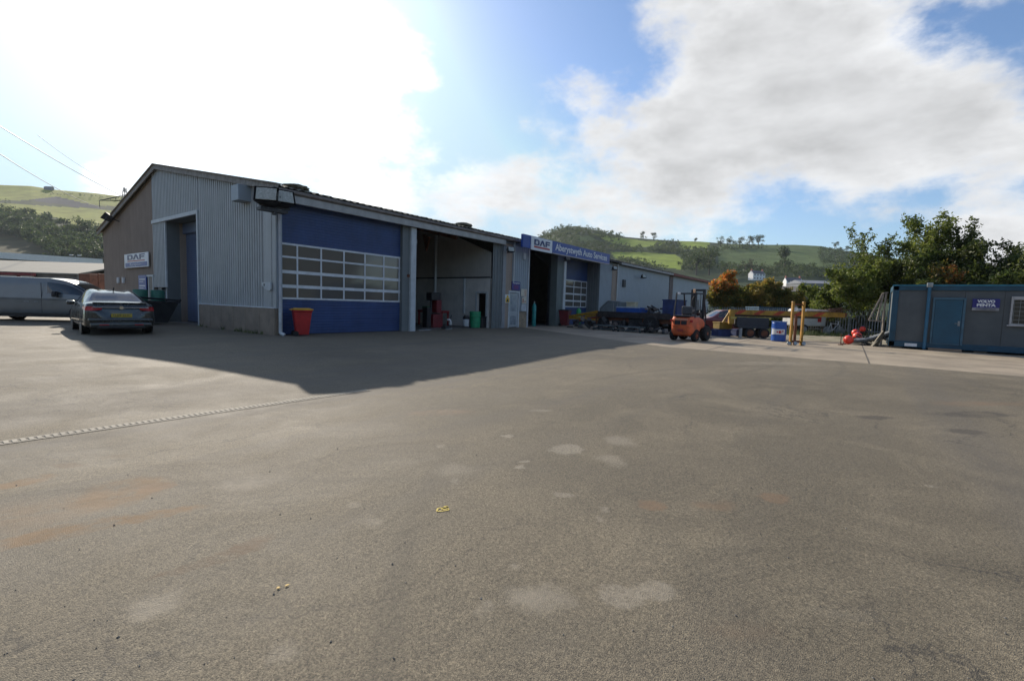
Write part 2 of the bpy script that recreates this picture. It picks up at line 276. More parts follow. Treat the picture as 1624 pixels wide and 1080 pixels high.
# --- tarmac with shader stains
def tarmac_material():
    m = bpy.data.materials.new('worn_tarmac'); m.use_nodes = True; t = m.node_tree; b = t.nodes['Principled BSDF']
    Nn = t.nodes.new; Ln = t.links.new
    tcn = Nn('ShaderNodeTexCoord')
    def noise(sc, det=6, ro=0.6, vec=None, warp=0):
        n = Nn('ShaderNodeTexNoise'); n.inputs['Scale'].default_value = sc; n.inputs['Detail'].default_value = det; n.inputs['Roughness'].default_value = ro; n.inputs['Distortion'].default_value = warp
        Ln(vec or tcn.outputs['Object'], n.inputs['Vector']); return n
    def rng_(x, a, b_, c=0, d=1, sm=False):
        r = Nn('ShaderNodeMapRange'); Ln(x, r.inputs[0]); r.inputs[1].default_value = a; r.inputs[2].default_value = b_; r.inputs[3].default_value = c; r.inputs[4].default_value = d
        if sm: r.interpolation_type = 'SMOOTHSTEP'
        return r.outputs[0]
    def mix(f, a, b_, mode='MIX'):
        x = Nn('ShaderNodeMix'); x.data_type = 'RGBA'; x.blend_type = mode
        for k, v in ((0, f), (6, a), (7, b_)):
            if isinstance(v, (int, float)): x.inputs[k].default_value = v
            elif isinstance(v, tuple): x.inputs[k].default_value = (*v, 1)
            else: Ln(v, x.inputs[k])
        return x.outputs[2]
    blot = noise(3.2, 9, 0.75, warp=0.4); big = noise(0.16, 5, 0.55); med = noise(0.9, 8, 0.65, warp=0.6); agg = noise(55, 3, 0.7); fine = noise(170, 2, 0.6)
    base = mix(rng_(big.outputs[0], 0.3, 0.7), (0.108, 0.093, 0.066), (0.180, 0.155, 0.112))
    base = mix(rng_(med.outputs[0], 0.46, 0.74, 0, .7), base, (0.220, 0.190, 0.138))
    vo = Nn('ShaderNodeTexVoronoi'); vo.inputs['Scale'].default_value = 175; Ln(tcn.outputs['Object'], vo.inputs['Vector'])
    agc = mix(rng_(agg.outputs[0], 0.38, 0.66), (0.7, 0.7, 0.71), (1.25, 1.23, 1.2))
    base = mix(0.75, base, agc, 'MULTIPLY')
    spk = mix(rng_(vo.outputs['Color'], 0.05, 0.95), (0.36, 0.36, 0.37), (1.75, 1.70, 1.60)); base = mix(0.85, base, spk, 'MULTIPLY')
    crk = Nn('ShaderNodeTexVoronoi'); crk.feature = 'DISTANCE_TO_EDGE'; crk.inputs['Scale'].default_value = 0.42; cw_ = Nn('ShaderNodeVectorMath'); cw_.operation = 'ADD'; cs_ = Nn('ShaderNodeVectorMath'); cs_.operation = 'SCALE'; cs_.inputs['Scale'].default_value = 1.1; cn_ = noise(1.4, 7, 0.65); Ln(cn_.outputs['Color'], cs_.inputs[0]); Ln(tcn.outputs['Object'], cw_.inputs[0]); Ln(cs_.outputs[0], cw_.inputs[1]); Ln(cw_.outputs[0], crk.inputs['Vector'])
    cm = Nn('ShaderNodeMath'); cm.operation = 'MULTIPLY'; Ln(rng_(crk.outputs['Distance'], 0.006, 0.0015), cm.inputs[0]); Ln(rng_(noise(0.35, 4, .5).outputs[0], 0.50, 0.60, 0, .75), cm.inputs[1]); base = mix(cm.outputs[0], base, (0.05, 0.045, 0.038))
    # long worn bands across the yard
    mp = Nn('ShaderNodeMapping'); mp.inputs['Scale'].default_value = (0.05, 0.7, 1); mp.inputs['Rotation'].default_value = (0, 0, R(-28)); Ln(tcn.outputs['Object'], mp.inputs[0])
    band = noise(1.0, 4, 0.5, mp.outputs[0]); base = mix(rng_(band.outputs[0], 0.50, 0.66, 0, 0.35), base, (0.115, 0.102, 0.085))
    mp2 = Nn('ShaderNodeMapping'); mp2.inputs['Scale'].default_value = (0.035, 1.3, 1); mp2.inputs['Rotation'].default_value = (0, 0, R(55)); Ln(tcn.outputs['Object'], mp2.inputs[0])
    band2 = noise(1.0, 4, 0.5, mp2.outputs[0]); base = mix(rng_(band2.outputs[0], 0.58, 0.68, 0, 0.28), base, (0.10, 0.09, 0.078))
    wv = Nn('ShaderNodeVectorMath'); wv.operation = 'SCALE'; wn = noise(3.0, 6, 0.7); Ln(wn.outputs['Color'], wv.inputs[0]); wv.inputs['Scale'].default_value = 0.36
    wa = Nn('ShaderNodeVectorMath'); wa.operation = 'ADD'; Ln(tcn.outputs['Object'], wa.inputs[0]); Ln(wv.outputs[0], wa.inputs[1])
    pale = (0.32, 0.28, 0.215); tan = (0.19, 0.125, 0.075); ochre = (0.175, 0.105, 0.046); dark = (0.07, 0.06, 0.048)
    PATCH = [(900,710,26,9,pale,.5),(983,696,24,8,pale,.42),(968,727,24,10,pale,.42),(898,782,15,6,pale,.45),(1035,801,24,9,tan,.55),(958,806,12,5,pale,.45),(952,820,12,6,pale,.35),
      (985,938,38,20,pale,.5),(1040,934,42,17,pale,.5),(855,950,50,26,pale,.45),(720,738,34,11,pale,.3),(828,737,9,4,pale,.6),(829,728,12,3,pale,.5),(806,686,11,3,pale,.55),(562,792,16,6,pale,.4),(717,757,13,4,pale,.4),
      (400,752,44,14,pale,.45),(820,893,16,9,pale,.35),(455,1028,30,22,pale,.35),(245,948,50,20,pale,.45),(1230,790,28,10,tan,.5),(1128,797,40,10,tan,.4),(700,645,55,5,tan,.45),(590,825,22,7,pale,.3),(775,962,25,12,pale,.35),
      (1390,662,32,3.2,dark,.6),(1545,657,75,5,dark,.55),(1530,684,30,5,dark,.55),(1560,640,90,4,tan,.4),(1350,975,60,14,pale,.12),(1180,1000,60,20,tan,.15),
      (190,765,80,24,ochre,.55,-10),(30,745,60,7,ochre,.6,-12),(110,718,34,5,(0.12,0.08,0.045),.5),(185,705,22,3,(0.13,0.09,0.05),.4),(240,760,22,10,(0.2,0.12,0.06),.5),(90,830,130,12,ochre,.65,-24),(250,803,80,7,ochre,.6,-14),(345,875,95,10,(0.13,0.085,0.05),.6,-34),(40,800,120,30,ochre,.3,-15),
      (150,650,140,8,pale,.25),(1225,576,70,3,pale,.3),(1480,770,8,3,pale,.4),(860,445+200,20,2,pale,.3),(700,700,8,3,pale,.4)]
    for (px, py, rx, ry, c, am, *dy_) in PATCH:
        C0 = G(px, py); CX = G(px + rx, py + (dy_[0] if dy_ else 0)) - C0; CY = G(px, py - ry) - C0
        ang = math.atan2(CX[1], CX[0]); sx = float(np.hypot(CX[0], CX[1])); perp = abs(-math.sin(ang) * CY[0] + math.cos(ang) * CY[1])
        mpp = Nn('ShaderNodeMapping'); mpp.vector_type = 'TEXTURE'; mpp.inputs['Location'].default_value = (C0[0] + 0.18, C0[1] + 0.18, 0.18); mpp.inputs['Rotation'].default_value = (0, 0, ang); mpp.inputs['Scale'].default_value = (sx, float(perp), 30)
        Ln(wa.outputs[0], mpp.inputs[0]); ln = Nn('ShaderNodeVectorMath'); ln.operation = 'LENGTH'; Ln(mpp.outputs[0], ln.inputs[0])
        soft = 0.35 if am > .45 else 0.75
        fac = rng_(ln.outputs['Value'], 1.0 + soft * .4, 1.0 - soft, 0, min(1, am * (1.15 if c == pale else 1.5)), True)
        fm = Nn('ShaderNodeMath'); fm.operation = 'MULTIPLY'; Ln(fac, fm.inputs[0]); Ln(rng_(blot.outputs[0] if rx > 40 else agg.outputs[0], 0.40 if rx > 40 else .36, 0.56, 0.12 if rx > 40 else 0.4, 1), fm.inputs[1])
        base = mix(fm.outputs[0], base, c)
    for (cx_, cy_, rad_, wd_, am_) in ((-1.0, -22.0, 9.0, .012, .3), (-1.0, -22.0, 7.4, .014, .3), (6.0, -4.0, 13.0, .008, .25), (6.0, -4.0, 11.5, .009, .25), (-14.0, -20.0, 9.5, .010, .22)):
        mpp = Nn('ShaderNodeMapping'); mpp.vector_type = 'TEXTURE'; mpp.inputs['Location'].default_value = (cx_, cy_, 0); mpp.inputs['Scale'].default_value = (rad_, rad_, 1000); Ln(tcn.outputs['Object'], mpp.inputs[0]); ln = Nn('ShaderNodeVectorMath'); ln.operation = 'LENGTH'; Ln(mpp.outputs[0], ln.inputs[0])
        sb_ = Nn('ShaderNodeMath'); sb_.operation = 'SUBTRACT'; Ln(ln.outputs['Value'], sb_.inputs[0]); sb_.inputs[1].default_value = 1.0; ab_ = Nn('ShaderNodeMath'); ab_.operation = 'ABSOLUTE'; Ln(sb_.outputs[0], ab_.inputs[0])
        fm = Nn('ShaderNodeMath'); fm.operation = 'MULTIPLY'; Ln(rng_(ab_.outputs[0], wd_, wd_ * .3, 0, am_, True), fm.inputs[0]); Ln(rng_(big.outputs[0], 0.42, 0.56, 0, 1), fm.inputs[1]); base = mix(fm.outputs[0], base, (0.085, 0.075, 0.058))
    Ln(base, b.inputs['Base Color'])
    Ln(rng_(med.outputs[0], 0.3, 0.7, 0.72, 0.88), b.inputs['Roughness']); b.inputs['Specular IOR Level'].default_value = 0.32
    bp_ = Nn('ShaderNodeBump'); bp_.inputs['Strength'].default_value = 0.5; bp_.inputs['Distance'].default_value = 0.007
    ad = Nn('ShaderNodeMath'); ad.operation = 'MULTIPLY_ADD'; Ln(vo.outputs['Distance'], ad.inputs[0]); ad.inputs[1].default_value = -0.9; Ln(fine.outputs[0], ad.inputs[2]); Ln(ad.outputs[0], bp_.inputs['Height'])
    bp2 = Nn('ShaderNodeBump'); bp2.inputs['Strength'].default_value = 0.5; bp2.inputs['Distance'].default_value = 0.05; Ln(med.outputs[0], bp2.inputs['Height']); Ln(bp_.outputs[0], bp2.inputs['Normal'])
    Ln(bp2.outputs[0], b.inputs['Normal']); return m
tarm = tarmac_material()
def edge_x(y):      # where the tarmac meets the concrete
    if y < -11.4: return 8.87 + (y + 11.4) * 0.06
    if y < 0.3: return 8.87 + (y + 11.4) / 8.2 * 4.7
    return 15.6
def gz(x, y): 
    k = min(1, max(0, (6 - x) / 8)); return -0.13 * math.exp(-((y + 10.55) / 3.4) ** 2) * k * k * (3 - 2 * k)
ys = sorted(set(list(np.arange(-60, 0.31, 1.0)) + [-11.4, 0.15] + list(np.arange(2, 60, 2.0)))); xs_n = 70
gv = []; gf = []
for y in ys:
    for i in range(xs_n): x = -70 + (edge_x(y) + 70) * (i / (xs_n - 1)) ** 0.7; gv.append((x, y, gz(x, y)))
for j in range(len(ys) - 1):
    for i in range(xs_n - 1): a = j * xs_n + i; gf.append((a, a + 1, a + xs_n + 1, a + xs_n))
tm = MB(); tm.add(gv, gf); tmo = tm.build('yard_tarmac', tarm, smooth=True); struct(tmo)
# --- concrete apron
concm = mat('apron_concrete', (0.30, 0.245, 0.175), 0.85, 0, 0.16, 0.7, 0.5, 45); joint = mat('joint_filler', (0.10, 0.085, 0.065), 0.9)
ap = [(edge_x(y) - 0.0, y) for y in (-60, -30, -11.4, -8, -4, 0.25)] + [(70, 0.25), (70, -60)]
sheet('concrete_apron', ap, -0.006, concm)
for k, (p, q) in enumerate([((8.3, -17.55), (30, -17.1)), ((8.75, -12.9), (30, -12.5)), ((10.5, -8.3), (30, -8.1)), ((13.9, -26), (13.9, -3.4)), ((8.0, -22.4), (18, -22.1))]):
    jm = MB(); d = Vector((q[0] - p[0], q[1] - p[1], 0)).normalized(); n_ = Vector((-d.y, d.x, 0)) * 0.022
    jm.add([(p[0] + n_.x, p[1] + n_.y, -0.002), (p[0] - n_.x, p[1] - n_.y, -0.002), (q[0] - n_.x, q[1] - n_.y, -0.002), (q[0] + n_.x, q[1] + n_.y, -0.002)], [(0, 1, 2, 3)]); struct(jm.build('concrete_joint', joint))
gravm = mat('gravel_verge', (0.24, 0.20, 0.15), 0.95, 0, 0.35, 1.5, 0.6, 12, dirt=(0.08, 0.09, 0.03))
sheet('gravel_verge', [(20.6, -17.9), (21.2, -12), (23.0, -9.0), (24, -0.3), (66, -0.3), (66, -30), (21.6, -30)], 0.004, gravm)
# grass tufts along the fence
def tufts(name, spots, label, hmax=0.35, n=14, m=None):
    mb = MB()
    for (x, y, s) in spots:
        for _ in range(n):
            a = random.uniform(0, 6.28); r = random.uniform(0, 0.18) * s; h = random.uniform(0.4, 1) * hmax * s; bx, by = x + r * math.cos(a), y + r * math.sin(a); lx, ly = random.uniform(-.12, .12) * s, random.uniform(-.12, .12) * s; w_ = 0.012 * s; c, s_ = math.cos(a), math.sin(a)
            mb.add([(bx - w_ * s_, by + w_ * c, 0), (bx + w_ * s_, by - w_ * c, 0), (bx + lx, by + ly, h)], [(0, 1, 2)])
    o = mb.build(name, m or MATS['rough_grass']); tag(o, label, 'grass', kind='stuff'); return o
bladem = mat('grass_blades', (0.10, 0.13, 0.035), 0.8, 0, 0.3, 2)
sp = []
for _ in range(900):
    px = random.uniform(1195, 1400); P = G(px, random.uniform(526, 533) + (px - 1300) * 0.03); sp.append((P[0], P[1], random.uniform(0.5, 1.5)))
tufts('grass_verge', sp, 'rough grass growing along the foot of the palisade fence', 0.3, 9, bladem)
wd = [(-0.12 - random.random() * .1, y, random.uniform(0.5, 1.1)) for y in (0.9, 1.3, 1.5, 1.8, 2.1, 2.6, 3.0, 4.2, 5.9, 6.5)]
tufts('wall_weeds', wd, 'small weeds along the concrete plinth of the gable wall', 0.22, 22, bladem)
# loose grit
gr = MB(); octf = [(0, 2, 4), (2, 1, 4), (1, 3, 4), (3, 0, 4), (2, 0, 5), (1, 2, 5), (3, 1, 5), (0, 3, 5)]
for _ in range(170):
    py = random.uniform(600, 1075) ; px = random.uniform(0, 1624); P = G(px, py); s = random.choice((0.002, 0.003, 0.003, 0.004, 0.006)); z = gz(P[0], P[1]) if P[0] < edge_x(P[1]) else 0
    s1, s2_, s3 = s * random.uniform(.7, 1.4), s * random.uniform(.7, 1.4), s * random.uniform(.5, 1)
    gr.add([(P[0] + s1, P[1], z + s3 * .5), (P[0] - s1, P[1], z + s3 * .4), (P[0], P[1] + s2_, z + s3 * .5), (P[0], P[1] - s2_, z + s3 * .6), (P[0], P[1], z + s3 * 1.5), (P[0], P[1], z - s3)], octf)
gritm = mat('grit_stone', (0.20, 0.185, 0.16), 0.8, 0, 0.5, 40)
tag(gr.build('loose_grit', gritm), 'loose grit scattered over the tarmac', 'grit', kind='stuff')
# drainage channel
dc = thing('drainage_channel', 'slotted drainage channel let into the tarmac at the shadow edge', 'drain', (-16.0, -10.38, 0))
fr = MB(); ch = MB(); sl_ = MB()
x0, x1 = 0.0, 12.2
def dz(x): return gz(-16.0 + x, -10.5)
for i in range(24):
    a = x0 + (x1 - x0) * i / 24; b_ = x0 + (x1 - x0) * (i + 1) / 24; ya = -0.02 * a; za = dz(a) + 0.004; yb = -0.02 * b_; zb = dz(b_) + 0.004
    for o1, o2 in ((-0.085, -0.055), (0.055, 0.085)): fr.add([(a, ya + o1, za + .004), (b_, yb + o1, zb + .004), (b_, yb + o2, zb + .004), (a, ya + o2, za + .004)], [(0, 1, 2, 3)])
    sl_.add([(a, ya - .055, za), (b_, yb - .055, zb), (b_, yb + .055, zb), (a, ya + .055, za)], [(0, 1, 2, 3)])
for i in range(int(12.2 / 0.06)):
    a = i * 0.06; za = dz(a) + .008; ya = -0.02 * a
    ch.box(a, a + 0.038, ya - 0.055, ya + 0.055, za - .003, za + .002)
gratem = mat('pale_grating', (0.28, 0.25, 0.195), 0.85, 0, 0.25, 3); fr.build('edge_strip', mat('channel_edge', (0.27, 0.24, 0.19), 0.85), dc); ch.build('grating', gratem, dc); sl_.build('channel_slot', mat('dark_gap', (0.165, 0.148, 0.118), 0.9), dc)
# yellow paint squiggle and fallen leaves
P = G(703, 803); pm = MB(); ring = [(0.042 * math.cos(t) * (1 + .35 * math.sin(3 * t)), 0.03 * math.sin(t) * (1 + .3 * math.sin(4 * t))) for t in np.linspace(0, 5.6, 22)]
for rr_, off in ((1, 0), (0.55, 0.02)):
    for (a, b_) in zip(ring, ring[1:]):
        a = Vector((a[0] * rr_ + off, a[1] * rr_, 0)); b_ = Vector((b_[0] * rr_ + off, b_[1] * rr_, 0)); n_ = (b_ - a).cross(Vector((0, 0, 1))).normalized() * 0.006; pm.add([a + n_, a - n_, b_ - n_, b_ + n_], [(0, 1, 2, 3)])
tag(pm.build('paint_mark', mat('yellow_spray', (0.62, 0.48, 0.10), 0.8, 0, .2, 60), loc=(P[0], P[1], gz(P[0], P[1]) + 0.004)), 'yellow sprayed surveyor squiggle on the tarmac', 'paint mark')
P = G(448, 926); lf = MB()
for k in range(2):
    c = Vector((0.022 * math.cos(k * 2.3), 0.016 * math.sin(k * 2.3), 0)); a = k * 1.3; pts = [c + Vector((0.013 * math.cos(a + t) * s_, 0.013 * math.sin(a + t) * s_, 0.002 + 0.003 * (i % 2))) for i, (t, s_) in enumerate([(0, 1.1), (.8, .6), (1.6, .8), (2.4, .55), (3.14, 1.0), (3.9, .55), (4.7, .8), (5.5, .6)])]
    lf.add(pts, [tuple(range(8))])
tag(lf.build('fallen_leaf', mat('dry_leaf', (0.55, 0.36, 0.09), 0.7, 0, .2, 50), loc=(P[0], P[1], gz(P[0], P[1]) + 0.002)), 'curled yellow leaf scraps on the near tarmac', 'leaf')
# ================================================================== HILLS
def ipl(xs, ysv, x): return float(np.interp(x, xs, ysv))
SILX = [-700, -300, 0, 60, 100, 160, 215, 300, 420, 560, 700, 790, 835, 858, 885, 905, 930, 955, 985, 1020, 1060, 1100, 1140, 1200, 1250, 1290, 1320, 1345, 1400, 1500, 1624, 1900, 2400]
SILY = [330, 300, 298, 300, 306, 311, 318, 335, 360, 385, 398, 398, 387, 374, 364, 361, 366, 372, 378, 381, 384, 385, 388, 390, 390, 392, 398, 402, 410, 425, 440, 455, 470]
def horizon_y(px): return 458.7 + 0.0303 * px
def hill_geom(px, t):     # t 0..1 from the foot to the crest
    k_ = min(1, max(0, (px - 350) / 300)); far = 560 + 140 * k_; near = 200
    d = near + (far - near) * t
    H = (horizon_y(px) - ipl(SILX, SILY, px)) * far / FPX
    z = 1.4 + H * (0.5 * t + 0.5 * t ** 1.6) * 1.0
    und = (math.sin(px * 0.011 + t * 4) + math.sin(px * 0.023 - t * 7)) * 1.5 * t * (1 - t) * 4
    return d, z - 2.2 * (1 - t) + und
def hill_pt(px, t):
    d, z = hill_geom(px, t); hx = FW + RT * (px - PCX) / FPX; h2 = np.array([FW[0] + RT[0] * (px - PCX) / FPX, FW[1] + RT[1] * (px - PCX) / FPX]); return np.array([CAM[0] + h2[0] * d, CAM[1] + h2[1] * d, z])
def inpoly(x, y, poly):
    c = False; n = len(poly)
    for i in range(n):
        x1_, y1_ = poly[i]; x2_, y2_ = poly[(i + 1) % n]
        if (y1_ > y) != (y2_ > y) and x < (x2_ - x1_) * (y - y1_) / (y2_ - y1_) + x1_: c = not c
    return c
BRIGHT = (0.21, 0.27, 0.035); MIDG = (0.085, 0.125, 0.035); DARKG = (0.035, 0.055, 0.022); DRY = (0.30, 0.30, 0.05); SCRUB = (0.085, 0.075, 0.035); SOLAR = (0.035, 0.045, 0.065)
FIELDS = [
 ([(-400,290),(0,290),(110,300),(230,315),(230,330),(150,326),(90,312),(40,318),(-400,318)], DRY), ([(-400,322),(0,322),(60,326),(160,332),(230,345),(230,380),(150,372),(90,345),(0,335),(-400,335)], DRY),
 ([(40,312),(85,308),(150,326),(165,331),(120,328),(60,320)], SOLAR), ([(-400,372),(20,372),(60,385),(90,402),(-400,405)], SCRUB),
 ([(940,370),(975,376),(1020,382),(1060,383),(1040,392),(1000,392),(965,384)], BRIGHT), ([(1075,381),(1128,381),(1122,394),(1078,396)], BRIGHT),
 ([(968,400),(1020,400),(1070,404),(1084,412),(1080,428),(1040,422),(1010,412),(975,410)], BRIGHT), ([(905,372),(935,374),(950,384),(920,384)], MIDG),
 ([(1140,388),(1330,390),(1345,398),(1345,430),(1240,425),(1140,418)], MIDG), ([(1225,386),(1330,388),(1320,396),(1240,394)], (0.08, 0.12, 0.03)), ([(1290,396),(1330,398),(1330,408),(1300,404)], (0.08, 0.12, 0.03))]
def landuse(px, py):
    for poly, c in FIELDS:
        if inpoly(px, py, poly): return c
    return None
cols_px = list(np.arange(-700, -60, 20)) + list(np.arange(-60, 260, 2.5)) + list(np.arange(260, 800, 15)) + list(np.arange(800, 1400, 2.5)) + list(np.arange(1400, 2400, 25))
NT = 90; hv = []; hc = []
for px in cols_px:
    for j in range(NT + 8):
        t = j / NT
        if t <= 1: P = hill_pt(px, t)
        else:
            P = hill_pt(px, 1.0); k = (j - NT); h2 = np.array([FW[0] + RT[0] * (px - PCX) / FPX, FW[1] + RT[1] * (px - PCX) / FPX]); P = np.array([P[0] + h2[0] * k * 25, P[1] + h2[1] * k * 25, P[2] - k * k * 1.4 - k])
        hv.append(P); 
        if t <= 1:
            q = project(P); c = landuse(q[0], q[1] ) or DARKG
        else: c = MIDG
        hc.append(c)
hf = []
M_ = NT + 8
for i in range(len(cols_px) - 1):
    for j in range(M_ - 1): a = i * M_ + j; hf.append((a, a + M_, a + M_ + 1, a + 1))
hm = MB(); hm.add(hv, hf)
hmat = bpy.data.materials.new('hill_pasture'); hmat.use_nodes = True; t_ = hmat.node_tree; b_ = t_.nodes['Principled BSDF']; b_.inputs['Roughness'].default_value = 0.95; b_.inputs['Specular IOR Level'].default_value = 0.15
at_ = t_.nodes.new('ShaderNodeAttribute'); at_.attribute_name = 'field'; nn_ = t_.nodes.new('ShaderNodeTexNoise'); nn_.inputs['Scale'].default_value = 0.06; nn_.inputs['Detail'].default_value = 9; nn_.inputs['Roughness'].default_value = 0.7
tc_ = t_.nodes.new('ShaderNodeTexCoord'); t_.links.new(tc_.outputs['Object'], nn_.inputs['Vector']); r_ = t_.nodes.new('ShaderNodeMapRange'); r_.inputs[1].default_value = .3; r_.inputs[2].default_value = .7; r_.inputs[3].default_value = 0.6; r_.inputs[4].default_value = 1.25
t_.links.new(nn_.outputs[0], r_.inputs[0]); vm_ = t_.nodes.new('ShaderNodeVectorMath'); vm_.operation = 'SCALE'; t_.links.new(at_.outputs['Color'], vm_.inputs[0]); t_.links.new(r_.outputs[0], vm_.inputs['Scale']); t_.links.new(vm_.outputs[0], b_.inputs['Base Color'])
ho = hm.build('hills', hmat, smooth=True); struct(ho)
ca = ho.data.color_attributes.new('field', 'FLOAT_COLOR', 'POINT'); ca.data.foreach_set('color', np.array([(c[0], c[1], c[2], 1) for c in hc], dtype=np.float32).ravel())
# --- unseen ring of rising ground, added behind the camera to darken pane reflections
rv_ = []; rf_ = []
for i in range(41):
    a = math.atan2(-FW[1], -FW[0]) + R(-95 + 190 * i / 40)
    for j in range(8):
        d_ = 130 + j * 30; rv_.append((CAM[0] + math.cos(a) * d_, CAM[1] + math.sin(a) * d_, -2 + 62 * (j / 7) ** 1.1 * (0.75 + .25 * math.sin(i * .5))))
for i in range(40):
    for j in range(7): k = i * 8 + j; rf_.append((k, k + 8, k + 9, k + 1))
rh_ = MB(); rh_.add(rv_, rf_); struct(rh_.build('hills', mat('added_rear_hill', (.08, .075, .045), .95, 0, .4, .03), smooth=True))
# --- trees: crown of small leaf faces
def leafcloud(n, ctrs, rad, size, seed=0, squash=0.8, droop=0.0):
    g = np.random.default_rng(seed); ctrs = np.array(ctrs, float); rad = np.array(rad, float); pr = rad ** 2; pr /= pr.sum()
    k = g.choice(len(ctrs), n, p=pr); d = g.normal(size=(n, 3)); d /= np.linalg.norm(d, axis=1)[:, None]; rr = rad[k] * g.uniform(0.0, 1, n) ** 0.45 * g.uniform(0.75, 1.12, n)
    P = ctrs[k] + d * rr[:, None] * np.array([1, 1, squash]); P[:, 2] -= droop * g.uniform(0, 1, n) * rr
    a = g.normal(size=(n, 3)); a /= np.linalg.norm(a, axis=1)[:, None]; b = np.cross(a, g.normal(size=(n, 3))); b /= np.linalg.norm(b, axis=1)[:, None]
    s = size * g.uniform(0.55, 1.35, n)[:, None]
    v = np.stack([P - a * s, P + b * s * .45, P + a * s, P - b * s * .45], 1).reshape(-1, 3)
    return v
def leafobj(name, v, m, parent=None):
    n = len(v) // 4; me = bpy.data.meshes.new(name); me.vertices.add(len(v)); me.vertices.foreach_set('co', v.astype(np.float32).ravel()); me.loops.add(len(v)); me.loops.foreach_set('vertex_index', np.arange(len(v), dtype=np.int32)); me.polygons.add(n); me.polygons.foreach_set('loop_start', np.arange(0, len(v), 4, dtype=np.int32)); me.polygons.foreach_set('loop_total', np.full(n, 4, dtype=np.int32)); me.update(calc_edges=True); me.validate()
    me.materials.append(m); o = bpy.data.objects.new(name, me); COL.objects.link(o); o.parent = parent; return o
farleaf = leafmat('far_foliage', (0.028, 0.046, 0.016), (0.05, 0.076, 0.025), (0.09, 0.12, 0.035), 0.12)
farleaf2 = leafmat('far_foliage_warm', (0.035, 0.042, 0.016), (0.06, 0.065, 0.024), (0.085, 0.085, 0.03), 0.12)
bark = mat('bark', (0.10, 0.085, 0.065), 0.95, 0, 0.3, 8, 0.5, 20)
def blobs(h, spread, seed, n=9):
    g = random.Random(seed); c = []; r = []
    for _ in range(n):
        a = g.uniform(0, 6.28); q = g.uniform(0, 1) ** .6 * spread; z = h * g.uniform(0.32, 0.82); c.append((q * math.cos(a) * (1.1 - z / h * .5), q * math.sin(a) * (1.1 - z / h * .5), z)); r.append(h * g.uniform(.14, .24))
    return c, r
# woods on the hillsides: one mass each
def wood(name, label, polys, step, hrange, m, seed, nleaf=110, wide=0.42):
    g = random.Random(seed); V = []
    for poly in polys:
        xs_ = [p[0] for p in poly]; ysx = [p[1] for p in poly]; px = min(xs_)
        while px < max(xs_):
            for j in range(0, 76):
                t = j / 75 + g.uniform(-.006, .006); qx = px + g.uniform(-step, step) * .5
                if not 0.02 < t <= 1.0: continue
                P = hill_pt(qx, t); q = project(P)
                if inpoly(q[0], q[1], poly) and g.random() < 0.62:
                    h = g.uniform(*hrange); c, r = blobs(h, h * wide, g.random() * 1e6, 6); V.append(leafcloud(nleaf, c, r, h * 0.075, int(g.random() * 1e6)) + P - np.array([0, 0, h * .12]))
            px += step
    o = leafobj(name, np.concatenate(V), m); tag(o, label, 'woodland', kind='stuff'); return o
wood('hillside_wood', 'dark wood covering the crest and flank of the right hill', [[(828,388),(850,374),(885,362),(935,364),(985,374),(985,382),(955,381),(930,378),(905,380),(925,386),(960,388),(1010,396),(1060,396),(1060,402),(1010,403),(960,399),(962,412),(900,400),(850,395)]], 6, (6, 9.5), farleaf, 11, 80)
wood('hedgerow_wood', 'belt of trees between the fields on the right hill', [[(1040,385),(1078,386),(1084,398),(1140,393),(1215,391),(1215,396),(1130,400),(1130,420),(1075,424),(1080,410),(1060,402),(1030,400)], [(1080,405),(1130,405),(1135,430),(1080,432)], [(975,412),(1010,414),(1040,424),(1060,432),(1000,426),(975,418)]], 6, (5, 8.5), farleaf, 12, 80)
wood('valley_wood', 'line of dark trees at the foot of the right hill', [[(1140,424),(1215,426),(1345,428),(1345,446),(1140,440)], [(1290,396),(1345,400),(1345,424),(1305,420)], [(1225,421),(1250,421),(1250,430),(1225,430)]], 7, (6, 10), farleaf, 13, 80)
wood('left_hill_wood', 'dark wooded bank below the pale field on the left hill', [[(-120,332),(0,338),(40,342),(80,352),(90,372),(120,366),(160,372),(175,378),(175,402),(110,402),(60,392),(20,376),(-120,372)]], 6, (8, 12), farleaf, 14, 120)
wood('left_lower_wood', 'trees on the valley floor below the left hill', [[(60,390),(175,390),(175,418),(80,412)]], 7, (7, 11), farleaf, 15, 110)
wood('crest_hedge', 'dark hedge running along the crest of the left hill', [[(60,307),(100,309),(160,312),(215,318),(215,322),(160,316),(100,312)], [(-60,321),(20,320),(30,324),(-60,325)]], 5, (2.5, 4.5), farleaf, 16, 50)
wood('hill_scrub', 'bracken and scrub clumps on the open slope of the right hill', [[(1150,400),(1330,404),(1330,420),(1160,414)]], 26, (1.2, 2.6), farleaf2, 17, 60, .9)
def hilltree(px, ybase, h, label, seed, m=farleaf, spread=.4, lean=0.0):
    h *= 1.5
    best = min(range(0, 101), key=lambda j: abs(project(hill_pt(px, j / 100))[1] - ybase)); P = hill_pt(px, best / 100)
    t = thing('hill_tree', label, 'tree', P, 0, 'single trees on the hills'); c, r = blobs(h, h * spread, seed, 10); c = [(a + lean * z_, b, z_) for a, b, z_ in c]
    leafobj('crown', leafcloud(900, c, r, h * .035, seed), m, t); tb = MB(); tb.tube((0, 0, -.5), (lean * h * .3, 0, h * .5), h * .035, h * .02, 8)
    for q in c[:4]: tb.tube((lean * h * .15, 0, h * .3), q, h * .015, h * .006, 6)
    tb.build('trunk', bark, t); return t
hilltree(1012, 381, 9, 'round tree on the skyline, left of the pair on the right hill', 21); hilltree(1028, 382, 8.5, 'tree with orange-tinged crown, right of the skyline pair', 22, farleaf2)
hilltree(1093, 385, 6, 'small wind-bent tree leaning right on the skyline', 23, spread=.25, lean=.5)
